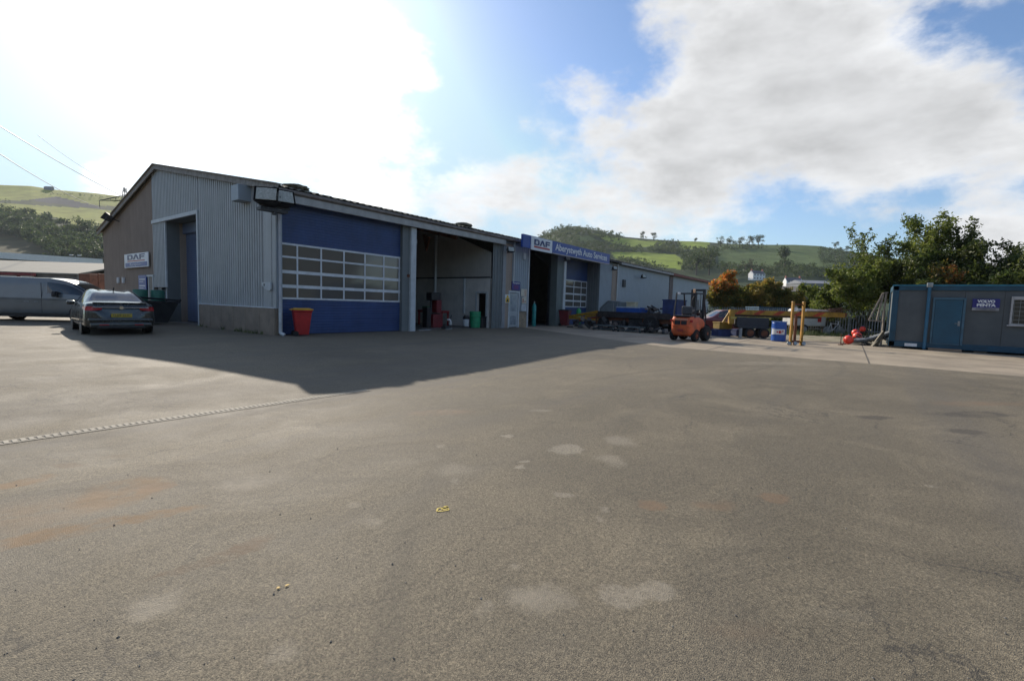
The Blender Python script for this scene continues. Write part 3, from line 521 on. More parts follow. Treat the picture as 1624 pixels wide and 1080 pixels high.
for k, (px, h, lb) in enumerate([(1133, 10, 'leftmost tree of the skyline clump on the right hill'), (1148, 11, 'second tree from the left in the skyline clump'), (1163, 10.5, 'middle tree of the skyline clump'), (1178, 11, 'second tree from the right in the skyline clump'), (1192, 12.5, 'tallest and rightmost tree of the skyline clump')]): hilltree(px, 392, h, lb, 30 + k, spread=.45)
hilltree(1221, 391, 3.2, 'tiny lone tree on the skyline right of the clump', 41); hilltree(1312, 392, 8, 'rounded tree at the right end of the right hill crest', 42, spread=.5); hilltree(1331, 396, 6, 'low tree beside the rounded one at the crest end', 43, spread=.5)
hilltree(1236, 433, 17, 'tall dark conifer-like tree in the valley below the hill', 44, spread=.22); hilltree(1175, 432, 9, 'pale round tree left of the white farmhouse', 45, farleaf2, .5)
hilltree(1098, 436, 15, 'dark tree below the lower bright field', 46, spread=.4); hilltree(1118, 437, 15, 'dark broad tree right of the one below the lower bright field', 47, spread=.45)
hilltree(108, 378, 12, 'broad dark tree standing above the wooded bank on the left hill', 48, spread=.5); hilltree(140, 376, 12, 'spreading tree nearest the gable on the left hill', 49, spread=.6)
# ================================================================== WORKSHOP
ws = thing('workshop_building', 'long grey-clad workshop with blue doors, open bays and a half brown gable', 'building')
HE = 5.30; RY, RZ = 11.86, 7.84; YB = 22.2
def roofz(y): return 5.36 + (y + 0.2) / (RY + 0.2) * (RZ - 5.36) if y <= RY else RZ - (y - RY) / (YB + .3 - RY) * (RZ - 5.22)
XE = 29.4
# gable cladding (grey, ridged) -------------------------------------------------
gc = MB()
corrwall(gc, 0, 0.0, -1, corr(0.95, 6.85, 1.02, lambda y: roofz(y) - .06, 0.2, 0.04))
corrwall(gc, 0, 0.0, -1, corr(6.85, 12.75, 5.2, lambda y: roofz(y) - .06, 0.2, 0.04))
corrwall(gc, 0, -0.012, -1, corr(11.16, 12.77, 1.75, 5.03, 0.2, 0.03))
gc.build('gable_cladding', clad, ws)
cf = MB(); cf.box(-0.03, 0.12, 0.0, 0.62, 1.02, 5.16); cf.box(-0.045, -0.0301, 0.30, 0.34, 1.02, 5.1); cf.box(-0.02, 0.12, 0.62, 0.95, 1.02, 5.3); cf.build('corner_flashing', clad, ws)
pl = MB(); y = 0.03
while y < 6.8: b2 = min(6.83, y + 1.12); pl.bbox(-0.10, 0.14, y, b2 - 0.02, -0.3, 1.0, 0.012); y = b2
pl.box(-0.07, 0.13, 0.04, 6.8, -0.3, 0.985); pl.build('plinth', concr, ws)
ps = MB(); ps.box(-0.11, 0.0, 0.0, 6.85, 1.0, 1.035); ps.build('plinth_flashing', alum, ws)
tr = MB(); tr.box(-0.09, 0.02, 6.88, 12.8, 5.03, 5.2); tr.box(-0.085, 0.02, 6.86, 6.99, 0, 5.03); tr.box(-0.02, 0.05, 11.06, 11.16, 1.75, 5.03); tr.build('door_trim', trimw, ws)
rv = MB(); rv.box(0.03, 0.62, 11.08, 11.20, 0, 5.03); rv.box(0.03, 0.95, 6.87, 6.98, 0, 5.03); rv.box(0.03, 0.95, 6.98, 11.08, 5.03, 5.1); rv.build('door_reveal', greyd, ws)
rv = MB(); rv.box(0.62, 1.0, 11.02, 11.24, 0, 5.02); rv.build('reveal_post', browns, ws)
rd = thing('roller_door', None, None); rd.parent = ws
mb = MB(); z = 0.04; prof = []
while z < 4.55: prof += [(0.90, z), (0.885, z + 0.02), (0.885, z + 0.075), (0.90, z + 0.095)]; z += 0.1
v = []; f = []
for (x, zz) in prof: v += [(x, 6.99, zz), (x, 11.02, zz)]
for i in range(len(prof) - 1): f.append((2 * i, 2 * i + 1, 2 * i + 3, 2 * i + 2))
mb.add(v, f); mb.build('curtain', rollb, rd)
mb = MB(); mb.box(0.86, 0.94, 6.99, 11.02, 0, 0.06); mb.build('bottom_bar', darkm, rd)
mb = MB(); mb.bbox(0.72, 1.1, 6.99, 11.02, 4.5, 5.02, .03); mb.build('shutter_box', rollb, rd)
# recess left of the roller door with pale doors
mb = MB(); mb.box(0.28, 0.32, 11.24, 12.75, 0, 1.8); mb.build('recess_wall', browns, ws)
mb = MB(); mb.bbox(0.22, 0.275, 11.3, 11.95, 0.05, 1.72, .01); o = mb.build('side_door', mat('pale_blue_door', (0.42, 0.48, 0.52), 0.5), ws); h_ = MB(); h_.tube((0.20, 11.85, .95), (0.12, 11.85, .95), .015); h_.tube((0.12, 11.85, .95), (0.12, 11.74, .95), .015); h_.build('handle', darkm, o)
mb = MB(); mb.box(0.1, 0.25, 12.1, 12.2, 0, 1.72); mb.box(0.1, 0.25, 12.62, 12.72, 0, 1.72); mb.box(0.1, 0.25, 12.1, 12.72, 1.64, 1.74); mb.build('door_frame', trimw, ws)
mb = MB(); mb.box(-0.06, -0.02, 12.82, 12.92, 0, 2.3); mb.box(-0.06, -0.02, 13.5, 13.6, 0, 2.3); mb.box(-0.09, -0.02, 12.7, 13.75, 2.3, 2.4); mb.build('porch_frame', trimw, ws)
mb = MB(); mb.box(-0.05, -0.02, 12.95, 13.48, 0, 2.28); mb.build('office_door', mat('grey_brown_door', (0.20, 0.17, 0.14), .6), ws)
# brown wall
bw = MB(); corrwall(bw, 0, 0.06, -1, corr(12.77, YB, 0.0, lambda y: roofz(y) - .06, 0.16, 0.02)); 
bw.build('brown_gable_wall', browns, ws)
mb = MB(); mb.box(0.06, 0.3, YB - .02, YB, 0, 5.1); mb.build('rear_corner', browns, ws)
# pair of small vents / lamps
for yy in (18.95, 17.95):
    mb = MB(); mb.bbox(-0.10, 0.02, yy - .07, yy + .07, 1.98, 2.32, .02); mb.build('wall_vent', white, ws)
# front elevation ------------------------------------------------------------
fc = MB(); fc.box(0.34, 13.28, -0.30, -0.16, 4.87, 5.14); fc.build('fascia_beam', fasciam, ws)
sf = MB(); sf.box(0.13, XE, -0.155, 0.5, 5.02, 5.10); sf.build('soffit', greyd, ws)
gt = MB(); gt.tube((-0.10, -0.34, 5.24), (15.6, -0.34, 5.24), 0.075, n=10); gt.box(-0.10, 15.6, -0.30, -0.17, 5.145, 5.31); gt.build('gutter', mat('brown_grey_gutter', (0.22, 0.19, 0.17), .6, 0, .2, 3), ws)
gt = MB(); gt.bbox(-0.5, -0.02, 1.85, 2.47, 5.03, 5.62, .015); gt.build('verge_box', clad2, ws)
dp = MB(); dp.tube((0.07, -0.10, 0.99), (0.07, -0.10, 5.15), 0.05); dp.build('downpipe', mat('dull_pipe', (0.42, 0.43, 0.45), .5, 0, .1, 3), ws)
dp = MB(); dp.tube((0.06, -0.12, 0.10), (0.06, -0.12, 1.02), 0.06); dp.tube((0.06, -0.12, 0.10), (0.16, -0.24, 0.03), 0.06); dp.build('downpipe_shoe', mat('pale_pipe', (0.52, 0.55, 0.56), .5), ws)
mb = MB(); mb.box(0.121, 0.19, -0.03, 0.2, 0.0, 5.02); mb.box(0.0, 0.121, -0.03, 0.0, 1.0, 5.02); mb.build('corner_jamb', clad2, ws)
def sect_door(x0, x1, y, ztop, rows, mull, name_m=blued):
    d = bpy.data.objects.new('sectional_door', None); COL.objects.link(d); d.parent = ws
    zlo = rows[-1][0] - .07; zhi = rows[0][1] + .07
    for (a, b_) in ((0.02, zlo), (zhi, ztop)):
        v = []; f = []; z = a; pr = []
        while z < b_ - .01: pr += [(y, z), (y - .012, z + .012), (y - .012, z + .088), (y, z + .1)]; z += .11
        pr.append((y, b_)); 
        for (yy, zz) in pr: v += [(x0, yy, min(zz, b_)), (x1, yy, min(zz, b_))]
        m_ = MB(); m_.add(v, [(2 * i, 2 * i + 1, 2 * i + 3, 2 * i + 2) for i in range(len(pr) - 1)]); m_.build('door_panel', name_m, d)
    fr_ = MB(); zs = [zhi]
    edges = [(zhi, rows[0][1])] + [(rows[i][0], rows[i + 1][1]) for i in range(len(rows) - 1)] + [(rows[-1][0], zlo)]
    for (zt, zb) in edges: fr_.box(x0, x1, y - .03, y + .02, zb, zt)
    for i, mx_ in enumerate(mull):
        for r_ in rows: fr_.box(mx_ - .03, mx_ + .03, y - .032, y + .018, r_[0] - .001, r_[1] + .001)
    fo = fr_.build('glazing_frame', alum, d)
    for r_ in rows:
        for a, b_ in zip(mull, mull[1:]):
            m_ = MB(); tl = random.uniform(-.004, .004); yy = y - .005 
            m_.add([(a + .03, yy + tl, r_[0]), (b_ - .03, yy - tl, r_[0]), (b_ - .03, yy - tl * .3, r_[1]), (a + .03, yy + tl * .6, r_[1])], [(0, 1, 2, 3)]); m_.build('pane', paneg, fo)
    mb_ = MB(); mb_.box(x0, x1, y - .02, y + .03, -.01, .03); mb_.build('rubber_seal', blackp, d)
    return d
sect_door(0.19, 5.87, 0.2, 5.02, [(2.97, 3.38), (2.44, 2.90), (1.90, 2.32), (1.42, 1.78)], [0.16, 0.88, 1.87, 2.90, 3.93, 4.93, 5.82])
mb = MB(); mb.box(5.87, 6.28, 0.02, 0.45, 0, 5.0); 
mb.build('bay_pier', greyd, ws)
mb = MB(); mb.box(6.29, 6.60, -0.10, -0.06, 0, 4.87); mb.box(6.29, 6.33, -0.06, 0.2, 0, 4.87); mb.box(6.56, 6.60, -0.06, 0.2, 0, 4.87); mb.build('white_column', trimw, ws)
mb = MB(); mb.bbox(6.15, 6.28, -.03, .02, 2.55, 2.68, .01); mb.build('switch_box', rust, ws)
# right of open bay
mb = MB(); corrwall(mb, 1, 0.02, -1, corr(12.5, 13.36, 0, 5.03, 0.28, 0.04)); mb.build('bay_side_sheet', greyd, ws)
mb = MB(); mb.box(13.36, 13.66, -0.06, 0.1, 0, 4.86); mb.build('bay_side_trim', mat('dull_trim', (.26, .27, .28), .5, 0, .12, 3, streak=.5), ws)
mb = MB(); mb.box(13.66, 14.0, -0.03, 0.2, 0, 5.1); mb.box(14.0, 14.3, -0.03, .2, 2.25, 5.1); mb.build('block_pier', browns, ws)
mb = MB(); corrwall(mb, 1, -0.01, -1, corr(14.3, 16.02, 2.28, 5.15, 0.22, 0.035)); corrwall(mb, 1, -0.01, -1, corr(15.12, 16.02, 1.0, 2.28, 0.22, 0.035)); mb.build('front_cladding', clad2, ws)
mb = MB(); mb.box(15.12, 15.96, -0.02, 0.2, 0, .98); mb.build('stone_base', mat('sandstone_base', (.30, .235, .16), .9, 0, .2, 3, .3), ws)
mb = MB(); mb.box(15.96, 16.06, -.09, .1, 0, 5.0); mb.build('bay_corner_trim', trimw, ws)
dr = bpy.data.objects.new('personnel_door', None); COL.objects.link(dr); dr.parent = ws
mb = MB(); mb.box(14.0, 14.08, -.07, .05, 0, 2.25); mb.box(15.02, 15.11, -.07, .05, 0, 2.25); mb.box(14.08, 15.02, -.07, .05, 2.14, 2.25); mb.build('door_frame', trimw, dr)
mb = MB(); mb.box(14.1, 15.0, -.02, .03, .04, 2.12); mb.build('door_leaf', mat('pale_door', (.36, .39, .40), .5, 0, .08), dr)
mb = MB(); mb.box(14.28, 14.82, -.035, -.02, .18, .72); mb.build('lower_panel', mat('darker_panel_grey', (.22, .25, .27), .5), dr)  # lower panel in a darker blue-grey than the leaf
mb = MB(); mb.box(14.28, 14.82, -.032, -.02, 1.0, 2.0); mb.build('door_pane', mat('obscure_pane', (.30, .34, .36), .25), dr)
dp = MB(); dp.tube((14.33, -.14, 2.8), (14.33, -.14, 5.15), .05); dp.build('downpipe', trimw, ws)
# bay 2 piers and recessed second door
mb = MB(); mb.box(19.52, 20.34, -.04, .5, 0, 5.0); mb.build('bay_pier', mat('grey_green_pier', (.13, .155, .15), .6, 0, .15, 2, streak=.5), ws)
mb = MB(); mb.box(20.34, 20.62, -.12, .3, 0, 4.8); mb.build('white_column', trimw, ws)
YD2 = 1.1
sect_door(20.64, 26.06, YD2, 5.0, [(2.97, 3.38), (2.44, 2.90), (1.90, 2.32), (1.42, 1.78)], [20.68, 21.3, 22.6, 23.9, 25.1, 26.02])
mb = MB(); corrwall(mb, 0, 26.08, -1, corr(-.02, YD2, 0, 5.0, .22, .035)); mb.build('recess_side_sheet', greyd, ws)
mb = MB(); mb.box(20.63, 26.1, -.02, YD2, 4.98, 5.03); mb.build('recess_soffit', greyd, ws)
mb = MB(); corrwall(mb, 1, -0.02, -1, corr(26.1, 28.36, 0.3, 5.15, .22, .035)); mb.build('end_cladding', clad2, ws)
mb = MB(); mb.box(28.37, XE, -0.05, .3, 0, 5.12); mb.build('end_pier', browns, ws)
gt = MB(); gt.tube((15.6, -.34, 5.24), (XE, -.34, 5.24), .07); gt.build('gutter', darkm, ws)
dp = MB(); dp.tube((29.25, -.14, 0), (29.25, -.14, 5.15), .05); dp.build('downpipe', trimw, ws)
# roof -------------------------------------------------------------------------
def roof(name, x0, x1, parent, m):
    v = []; f = []; xs_ = []; x = x0; k = 0
    while x < x1: xs_.append(x); x += 0.0733
    xs_.append(x1); yy = (-0.42, 3.0, 7.0, RY, 17.0, YB + .3)
    for i, x in enumerate(xs_):
        wv = 0.025 * math.sin(2 * math.pi * (x - x0) / 0.293 + .5)
        for y in yy: v.append((x, y, roofz(max(-.4, y)) + .04 + wv + (random.uniform(-.02, .02) if y < 0 else 0)))
    n = len(yy)
    for i in range(len(xs_) - 1):
        for j in range(n - 1): a = i * n + j; f.append((a, a + n, a + n + 1, a + 1))
    k = len(v); v += [(p[0], p[1], p[2] - .035) for p in v]; f += [tuple(q + k for q in reversed(g_)) for g_ in f]
    for i in range(len(xs_) - 1): f.append((i * n, i * n + k, (i + 1) * n + k, (i + 1) * n))
    mb = MB(); mb.add(v, f); return mb.build(name, m, parent)
roof('roof', -0.14, XE, ws, rooff)
vg = MB()
for (y0_, y1_) in ((-.42, RY), (RY, YB + .32)):
    a = Vector((-.16, y0_, roofz(max(y0_, -.3)) - .05)); b_ = Vector((-.16, y1_, roofz(y1_) - .05)); vg.bar(a, b_, .05, .24); vg.bar(a + Vector((.05, 0, .125)), b_ + Vector((.05, 0, .125)), .30, .04)
vg.build('verge_board', ridgem, ws)
mb = MB(); mb.box(-.13, .02, .2, 12.7, 5.1, 5.12); 
# mossy hummocks of old rooflights near the eave
for (x, y, s, L_) in ((0.9, 0.35, .11, .8), (10.2, 0.3, .13, .8)):
    bm = bmesh.new(); bmesh.ops.create_icosphere(bm, subdivisions=4, radius=1)
    for q in bm.verts: n_ = 0.14 * math.sin(q.co.x * 9 + q.co.y * 7) * math.sin(q.co.z * 8 + 1); q.co *= 1 + n_; q.co = Vector((q.co.x * L_ * .6, q.co.y * .5, q.co.z * s))
    m_ = MB(); m_.frombm(bm, Matrix.Translation((x, y, roofz(y) + .10))); m_.build('rooflight_dome', mat('lichen_dome', (.20, .19, .14), .9, 0, .35, 6, .8, 20), ws, smooth=True)
# interior of the workshop ------------------------------------------------------
mb = MB(); mb.box(0.15, XE, .46, YB, -.02, .012); mb.build('workshop_floor', floorc, ws)
mb = MB(); mb.box(.1, XE, YB - .2, YB - .03, 0, 5.32); mb.build('rear_wall', block, ws)
mb = MB(); mb.box(12.62, 12.8, .5, YB - .2, 0, 2.92)
mb = MB()
PY0, PY1 = .55, 1.25
mb.box(12.62, 12.8, .3, PY0, 0, 2.92); mb.box(12.62, 12.8, PY1, YB - .2, 0, 2.92); mb.box(12.62, 12.8, PY0, PY1, 2.02, 2.92); mb.build('partition_wall', block, ws)
mb = MB(); mb.prism([(.3, 2.98), (YB - .2, 2.98), (YB - .2, roofz(YB - .2) - .1), (RY, RZ - .1), (3.2, 5.5), (.3, 4.37)], 0, 12.66, 12.76); mb.build('partition_sheeting', mat('upper_partition', (.50, .47, .42), .8, 0, .12, 1.4, streak=.5), ws)
mb = MB(); mb.box(12.58, 12.62, .3, YB - .2, 2.92, 2.99); mb.build('partition_rail', darkm, ws)
mb = MB(); mb.box(12.57, 12.62, PY0 - .12, PY0, 0, 2.12); mb.box(12.57, 12.62, PY1, PY1 + .1, 0, 2.12); mb.box(12.57, 12.62, PY0, PY1, 2.02, 2.12); mb.build('inner_door_frame', trimw, ws)
mb = MB(); mb.box(12.5, 12.6, 2.2, 2.3, 0.8, 2.9); mb.build('wall_pipes', trimw, ws)
mb = MB(); mb.tube((12.4, 4.6, .8), (12.4, 4.6, 5.9), .09); mb.build('vent_duct', trimw, ws)
mb = MB(); mb.box(6.3, 6.38, .6, YB - .2, 0, .6)
# portal frames: post, rafter, haunch
for x in (6.45, 19.9):
    mb = MB(); mb.box(x - .1, x + .1, .5, .9, 0, 5.0); mb.bar((x, .7, roofz(.7) - .35), (x, RY, RZ - .35), .16, .36); mb.bar((x, RY, RZ - .35), (x, YB - .4, roofz(YB - .4) - .35), .16, .36); mb.box(x - .1, x + .1, YB - .6, YB - .25, 0, 5.0)
    mb.prism([(.9, 4.3), (.9, 5.0), (2.6, 5.32)], 0, x - .06, x + .06); mb.build('portal_frame', darkm, ws)
mb = MB(); mb.bar((10.2, .7, 4.98), (10.2, RY, RZ - .3), .14, .3); mb.prism([(2.8, 5.1), (3.1, 4.3), (3.4, 5.3)], 0, 10.15, 10.25); mb.build('roof_beam', rust, ws)
for y in (4, 8, 15, 19):
    mb = MB(); mb.box(.2, XE, y - .05, y + .05, roofz(y) - .22, roofz(y) - .06); mb.build('purlin', darkm, ws)
mb = MB(); P0 = W(694, 381, 1, 3.0); mb.bbox(8.55, 9.35, 2.9, 3.2, 4.62, 4.86, .03); mb.tube((8.9, 3.05, 4.86), (8.9, 3.05, 5.7), .01); mb.build('strip_light', trimw, ws)
mb = MB(); mb.prism([(.5, 0), (YB - .2, 0), (YB - .2, roofz(YB - .2) - .05), (RY, RZ - .05), (.5, roofz(.5) - .05)], 0, 29.2, 29.34); mb.build('cross_wall', mat('dark_wall', (.16, .15, .14), .9), ws)
# ================================================================== STORE SHED
sh = thing('storage_shed', 'long low windowless grey shed joined to the far end of the workshop', 'building', (29.5, 0, 0))
mb = MB(); corrwall(mb, 1, 0.02, -1, corr(0, 13.5, 0, 5.1, .3, .018)); corrwall(mb, 1, 0.02, -1, corr(14.6, 30.0, 0, 5.1, .3, .018)); mb.build('front_wall', clad2, sh)
mb = MB(); mb.box(13.5, 14.6, -.06, .3, 0, 5.1); mb.build('wall_pier', mat('dark_brown_pier', (.14, .11, .10), .8, 0, .15, 2), sh)
mb = MB(); mb.box(30.0, 30.15, 0, 22.2, 0, 5.1); mb.box(-.09, 30.0, 22.0, 22.2, 0, 5.1); mb.build('end_wall', clad2, sh)
mb = MB(); mb.box(-.08, 13.6, -.40, -.15, 5.12, 5.30); mb.build('pale_fascia', mat('pale_fascia', (.34, .33, .32), .6), sh)
mb = MB(); mb.box(13.62, 30.4, -.42, -.13, 5.10, 5.32); mb.build('red_brown_fascia', mat('red_brown', (.20, .055, .04), .7, 0, .2, 2), sh)
mb = MB(); mb.box(-.08, 30.2, -.15, .3, 5.1, 5.14); mb.build('soffit', darkm, sh)
rs = roof('roof', 29.42, 59.8, None, rooff); rs.parent = sh; rs.location = (-29.5, 0, 0)
for (px, py, nm) in ((980, 425, 'x'),):
    pass
P = W(989, 450, 1, 0) - np.array([29.5, 0, 0]); mb = MB(); mb.bbox(P[0] - .3, P[0] + .25, -.12, 0, P[2] - .3, P[2] + .35, .03); mb.build('meter_box', darkm, sh)
# ================================================================== SIGNS
def wallsign(name, label, cat, loc, xdir): 
    t = thing(name, label, cat, loc); return t
# the big fascia sign, plane y = -1 (x 14.0 -> 25.7, z 4.8 -> 5.55)
bs = thing('fascia_sign', 'long blue fascia sign with white lettering and a white logo panel above the bays', 'sign', (14.0, -1.0, 4.8))
mb = MB(); mb.box(0, 11.72, 0, .16, 0, .76); mb.build('sign_board', signb, bs)
mb = MB(); mb.box(.78, 3.13, -.05, -.003, -.06, .73); mb.build('logo_panel', signw, bs)
lp = [o for o in bs.children if o.name.startswith('logo_panel')][0]
flatpoly([[(q[0], q[1]) for q in p] for p in truck_logo(1.75, .34)], (1, 0, 0), (0, 0, 1), (1.08, -.068, .25), .014).build('logo_letters', signn, bs)
mb = MB(); mb.box(1.08, 2.83, -.066, -.052, .10, .19); mb.build('logo_bar', signr, bs)
text_mb('Aberystwyth Auto Services', .60, at=(7.40, -.012, .40), bold=.010, width=7.6).build('sign_lettering', white, bs)
mb = MB(); mb.box(3.3, 11.6, -.04, .1, -.05, -.003); mb.build('bottom_trim', mat('trim_pinkish', (.45, .38, .36), .5), bs)
mb = MB()
for x in (.4, 3.9, 7.6, 11.3): mb.box(x, x + .08, .16, .84, .3, .38)
mb.build('bracket', darkm, bs)
# sign soffit: canopy box behind the sign
# gable sign : plane x=0.  faces -X ; xdir = -Y
gs = thing('gable_sign', 'white sign with navy letters over a blue strip on the brown gable wall', 'sign', (-.04, 17.44, 2.92))
mb = MB(); mb.bbox(-.05, .0, -4.05, 0, -.08, .70, .01); mb.build('sign_board', signw, gs)
mb = MB(); mb.box(-.056, -.0505, -3.9, -.18, -.03, .20); mb.build('blue_strip', signb, gs)
flatpoly(truck_logo(2.9, .28), (0, -1, 0), (0, 0, 1), (-.052, -.6, .36), .012).build('logo_letters', signn, gs)
mb = MB(); mb.box(-.06, -.0505, -3.5, -.6, .26, .31); mb.build('logo_bar', signr, gs)
text_mb('Reception', .2, (0, -1, 0), at=(-.06, -2.0, .085), width=1.9).build('sign_lettering', white, gs)
ds = thing('directory_board', 'tall blue notice board with white lines beside the office door on the gable', 'sign', (-.02, 15.1, 1.35))
mb = MB(); mb.bbox(-.06, 0, -1.25, 0, -.9, 1.05, .01); mb.build('sign_board', signb, ds)
mb = MB()
for zz in (.8, .45, .1, -.25, -.6):
    mb.box(-.064, -.0605, -1.1, -.15, zz, zz + .05); mb.box(-.064, -.0605, -.8, -.15, zz - .12, zz - .09)
mb.build('white_lines', signw, ds)
rs_ = thing('reception_sign', 'small blue square sign reading Reception above the front door', 'sign', (14.25, -.05, 2.30))
mb = MB(); mb.bbox(0, .86, -.04, 0, 0, .52, .008); mb.build('sign_board', mat('violet_blue', (.035, .03, .20), .4), rs_)
text_mb('Reception', .15, at=(.43, -.046, .43), width=.7).build('sign_lettering', white, rs_)
mb = MB(); mb.box(.2, .66, -.046, -.0405, .06, .30); mb.build('purple_panel', mat('purple', (.10, .015, .14), .4), rs_)
wsn = thing('warning_sign', 'yellow and white warning sign on the brown pier left of the front door', 'sign', (13.62, -.07, 1.5))
mb = MB(); mb.box(0, .44, -.02, 0, 0, .5); mb.build('sign_board', signw, wsn)
mb = MB(); mb.box(.03, .41, -.026, -.0205, .03, .30); mb.build('yellow_panel', mat('sign_yellow', (.65, .42, .03), .5), wsn)
flatpoly([[(.1, 0), (.22, .2), (.34, 0)]], (1, 0, 0), (0, 0, 1), (0, -.032, .07), .006).build('triangle', blackp, wsn)
flatpoly([[(.12, 0), (.32, 0), (.32, .08), (.26, .15), (.18, .15), (.12, .08)]], (1, 0, 0), (0, 0, 1), (0, -.024, .31), .005).build('pictogram', mat('sign_yellow', (.65, .42, .03)), wsn)
pn = thing('notice_poster', 'pair of cream notices on the cladding right of the front door', 'poster', (15.24, -.07, 1.0))
mb = MB(); mb.box(0, .28, -.02, 0, .95, 1.4); mb.box(.3, .62, -.02, 0, .9, 1.4); mb.box(.1, .6, -.02, 0, .5, .88); mb.build('paper', mat('cream_paper', (.60, .56, .45), .7, 0, .1, 8), pn)
mb = MB()
for k in range(7): mb.box(.34, .58, -.024, -.0205, .96 + k * .06, .98 + k * .06); 
mb.box(.16, .28, -.024, -.0205, .56, .8); mb.box(.36, .52, -.024, -.0205, .6, .66); mb.build('print', mat('faded_red', (.35, .12, .08), .7), pn)
mb = MB(); mb.box(.05, .6, -.016, 0, .02, .46); mb.build('lower_board', mat('pale_board', (.42, .45, .47), .6), pn)
# ================================================================== FLOODLIGHTS
def flood(name, label, loc, rz, k=1.0, tilt=-20, group=None):
    t = thing(name, label, 'floodlight', loc, rz, group)
    M = Matrix.Rotation(R(tilt), 4, 'X') @ Matrix.Diagonal((k, k, k, 1))
    mb = MB(); pr = [(-.14, -.14), (.14, -.14), (.14, .14), (-.14, .14)]; v = [(x * 1.35, -.13, z) for x, z in pr] + [(x * .7, .12, z * .7) for x, z in pr]; v = [tuple(M @ Vector(p)) for p in v]
    mb.add(v, [(0, 1, 5, 4), (1, 2, 6, 5), (2, 3, 7, 6), (3, 0, 4, 7), (4, 5, 6, 7)]); mb.build('lamp_housing', blackp, t)
    mb = MB(); mb.box(-.155, .155, -.142, -.125, -.112, .112, M); mb.build('lamp_glass', mat('lamp_reflector', (.40, .40, .34), .25, .3, .15, 14), t)
    mb = MB(); mb.tube((0, .1 * k, -.02), (0, .32 * k, -.1 * k), .02 * k); mb.box(-.2 * k, -.185 * k, -.03, .03, -.05 * k, .05 * k); mb.box(.185 * k, .2 * k, -.03, .03, -.05 * k, .05 * k); mb.build('bracket', darkm, t)
    return t
P = W(425, 315, 1, -.75); flood('floodlight', 'left lamp of the big twin floodlights on the workshop corner', (P[0], P[1], P[2]), R(-38), 2.0, -22, 'corner floodlights')
P = W(447, 318, 1, -.75); flood('floodlight', 'right lamp of the big twin floodlights on the workshop corner', (P[0], P[1], P[2]), R(-8), 1.9, -22, 'corner floodlights')
br = MB(); br.tube((0, 0, -.25), (0, .6, -.28), .05); br.box(-.5, .55, -.08, .0, -.27, -.19); br.box(-.05, .05, -.1, .05, -.5, .45); br.box(-.5, .45, -.12, .2, -.4, -.3); P = W(434, 318, 1, -.6)
tag(br.build('floodlight_bracket', darkm, loc=tuple(P)), 'dark steel bracket carrying the twin corner floodlights', 'bracket')
P = W(172, 346, 0, -.5); flood('floodlight', 'single black floodlight on the far verge of the gable', tuple(P), R(-120), 1.6, -35)
for (px, py, lb) in ((809, 397, 'small floodlight high on the brown pier by the front cladding'), (899, 411, 'small floodlight under the fascia sign beside the second blue door'), (974, 426, 'small floodlight at the pier where shed and workshop meet'), (1020, 439, 'small floodlight on the blank shed wall')):
    P = W(px, py, 1, -.45); flood('wall_floodlight', lb, tuple(P), R(-25), 1.15 if px < 1000 else 1.3, -20, 'small wall floodlights')
mb = MB(); mb.bbox(-.12, .12, -.14, 0, -.2, .2, .03); mb.build('alarm', trimw); o = bpy.data.objects['alarm']; o.name = 'alarm_box'; P = W(830, 407, 1, -.02); o.location = tuple(P); tag(o, 'small cream bell box at the top corner of the front cladding', 'alarm box')
o = thing('wall_shield', 'grey shield-shaped cover fixed low on the gable corner flashing', 'cover', (-.06, .9, 1.84))
mb = MB(); mb.prism([(0, .12), (-.62, .12), (-.66, -.14), (-.55, -.2), (-.2, -.12), (0, 0)], 0, -.05, 0); mb.build('cover_plate', trimw, o); mb = MB(); mb.tube((-.05, -.17, .03), (-.07, -.17, .03), .05); mb.build('cover_knob', galv, o)
mb = MB(); mb.tube((0, 0, 0), (0, 0, .9), .02); 
# ================================================================== CABIN
XC = 18.326; cb = thing('site_cabin', 'grey portable cabin with teal steel frame, one teal door and a window', 'cabin', (XC, -18.27, 0))
Lc = 9.6; Dc = 2.9; H1 = 2.79
mb = MB(); mb.box(.05, Dc - .05, -Lc + .05, -.05, .3, H1 - .15); mb.build('wall_panels', cabg, cb)
mb = MB()
for y in np.arange(-1.2, -Lc, -1.17): mb.box(.044, .0495, y - .012, y + .012, .32, H1 - .24)
mb.build('panel_joints', mat('joint_dark', (.05, .052, .053), .6), cb)
mb = MB(); mb.bbox(0, Dc, -Lc, 0, H1 - .24, H1, .02); mb.bbox(0, Dc, -Lc, 0, .07, .32, .02)
for (a, b_) in ((0, 0), (0, 1), (1, 0), (1, 1)): mb.bbox(a * (Dc - .15), a * (Dc - .15) + .15, -b_ * (Lc - .22) - .22, -b_ * (Lc - .22), .07, H1, .015)
mb.build('steel_frame', tealm, cb)
mb = MB(); mb.box(-.03, .04, -Lc, 0.02, H1 - .05, H1 + .015); mb.build('roof_lip', mat('teal_lip', (.02, .15, .22), .45), cb)
mb = MB()
for y in (-.3, -3, -6, -9): mb.box(.1, .4, y - .2, y + .2, 0, .08); mb.box(2.5, 2.8, y - .2, y + .2, 0, .08)
mb.build('support_block', concr, cb)
mb = MB(); mb.box(-.045, .055, -2.35, -1.38, .27, .32); mb.box(-.045, .055, -1.44, -1.38, .32, 2.25); mb.box(-.045, .055, -2.41, -2.33, .27, 2.25); mb.box(-.045, .055, -2.33, -1.44, 2.17, 2.25); mb.build('door_frame', mat('teal_frame', (.05, .12, .17), .5), cb)
mb = MB(); mb.box(-.02, .045, -2.32, -1.45, .33, 2.16); o = mb.build('door', mat('teal_door', (.012, .075, .125), .45, 0, .12, 1.5), cb)
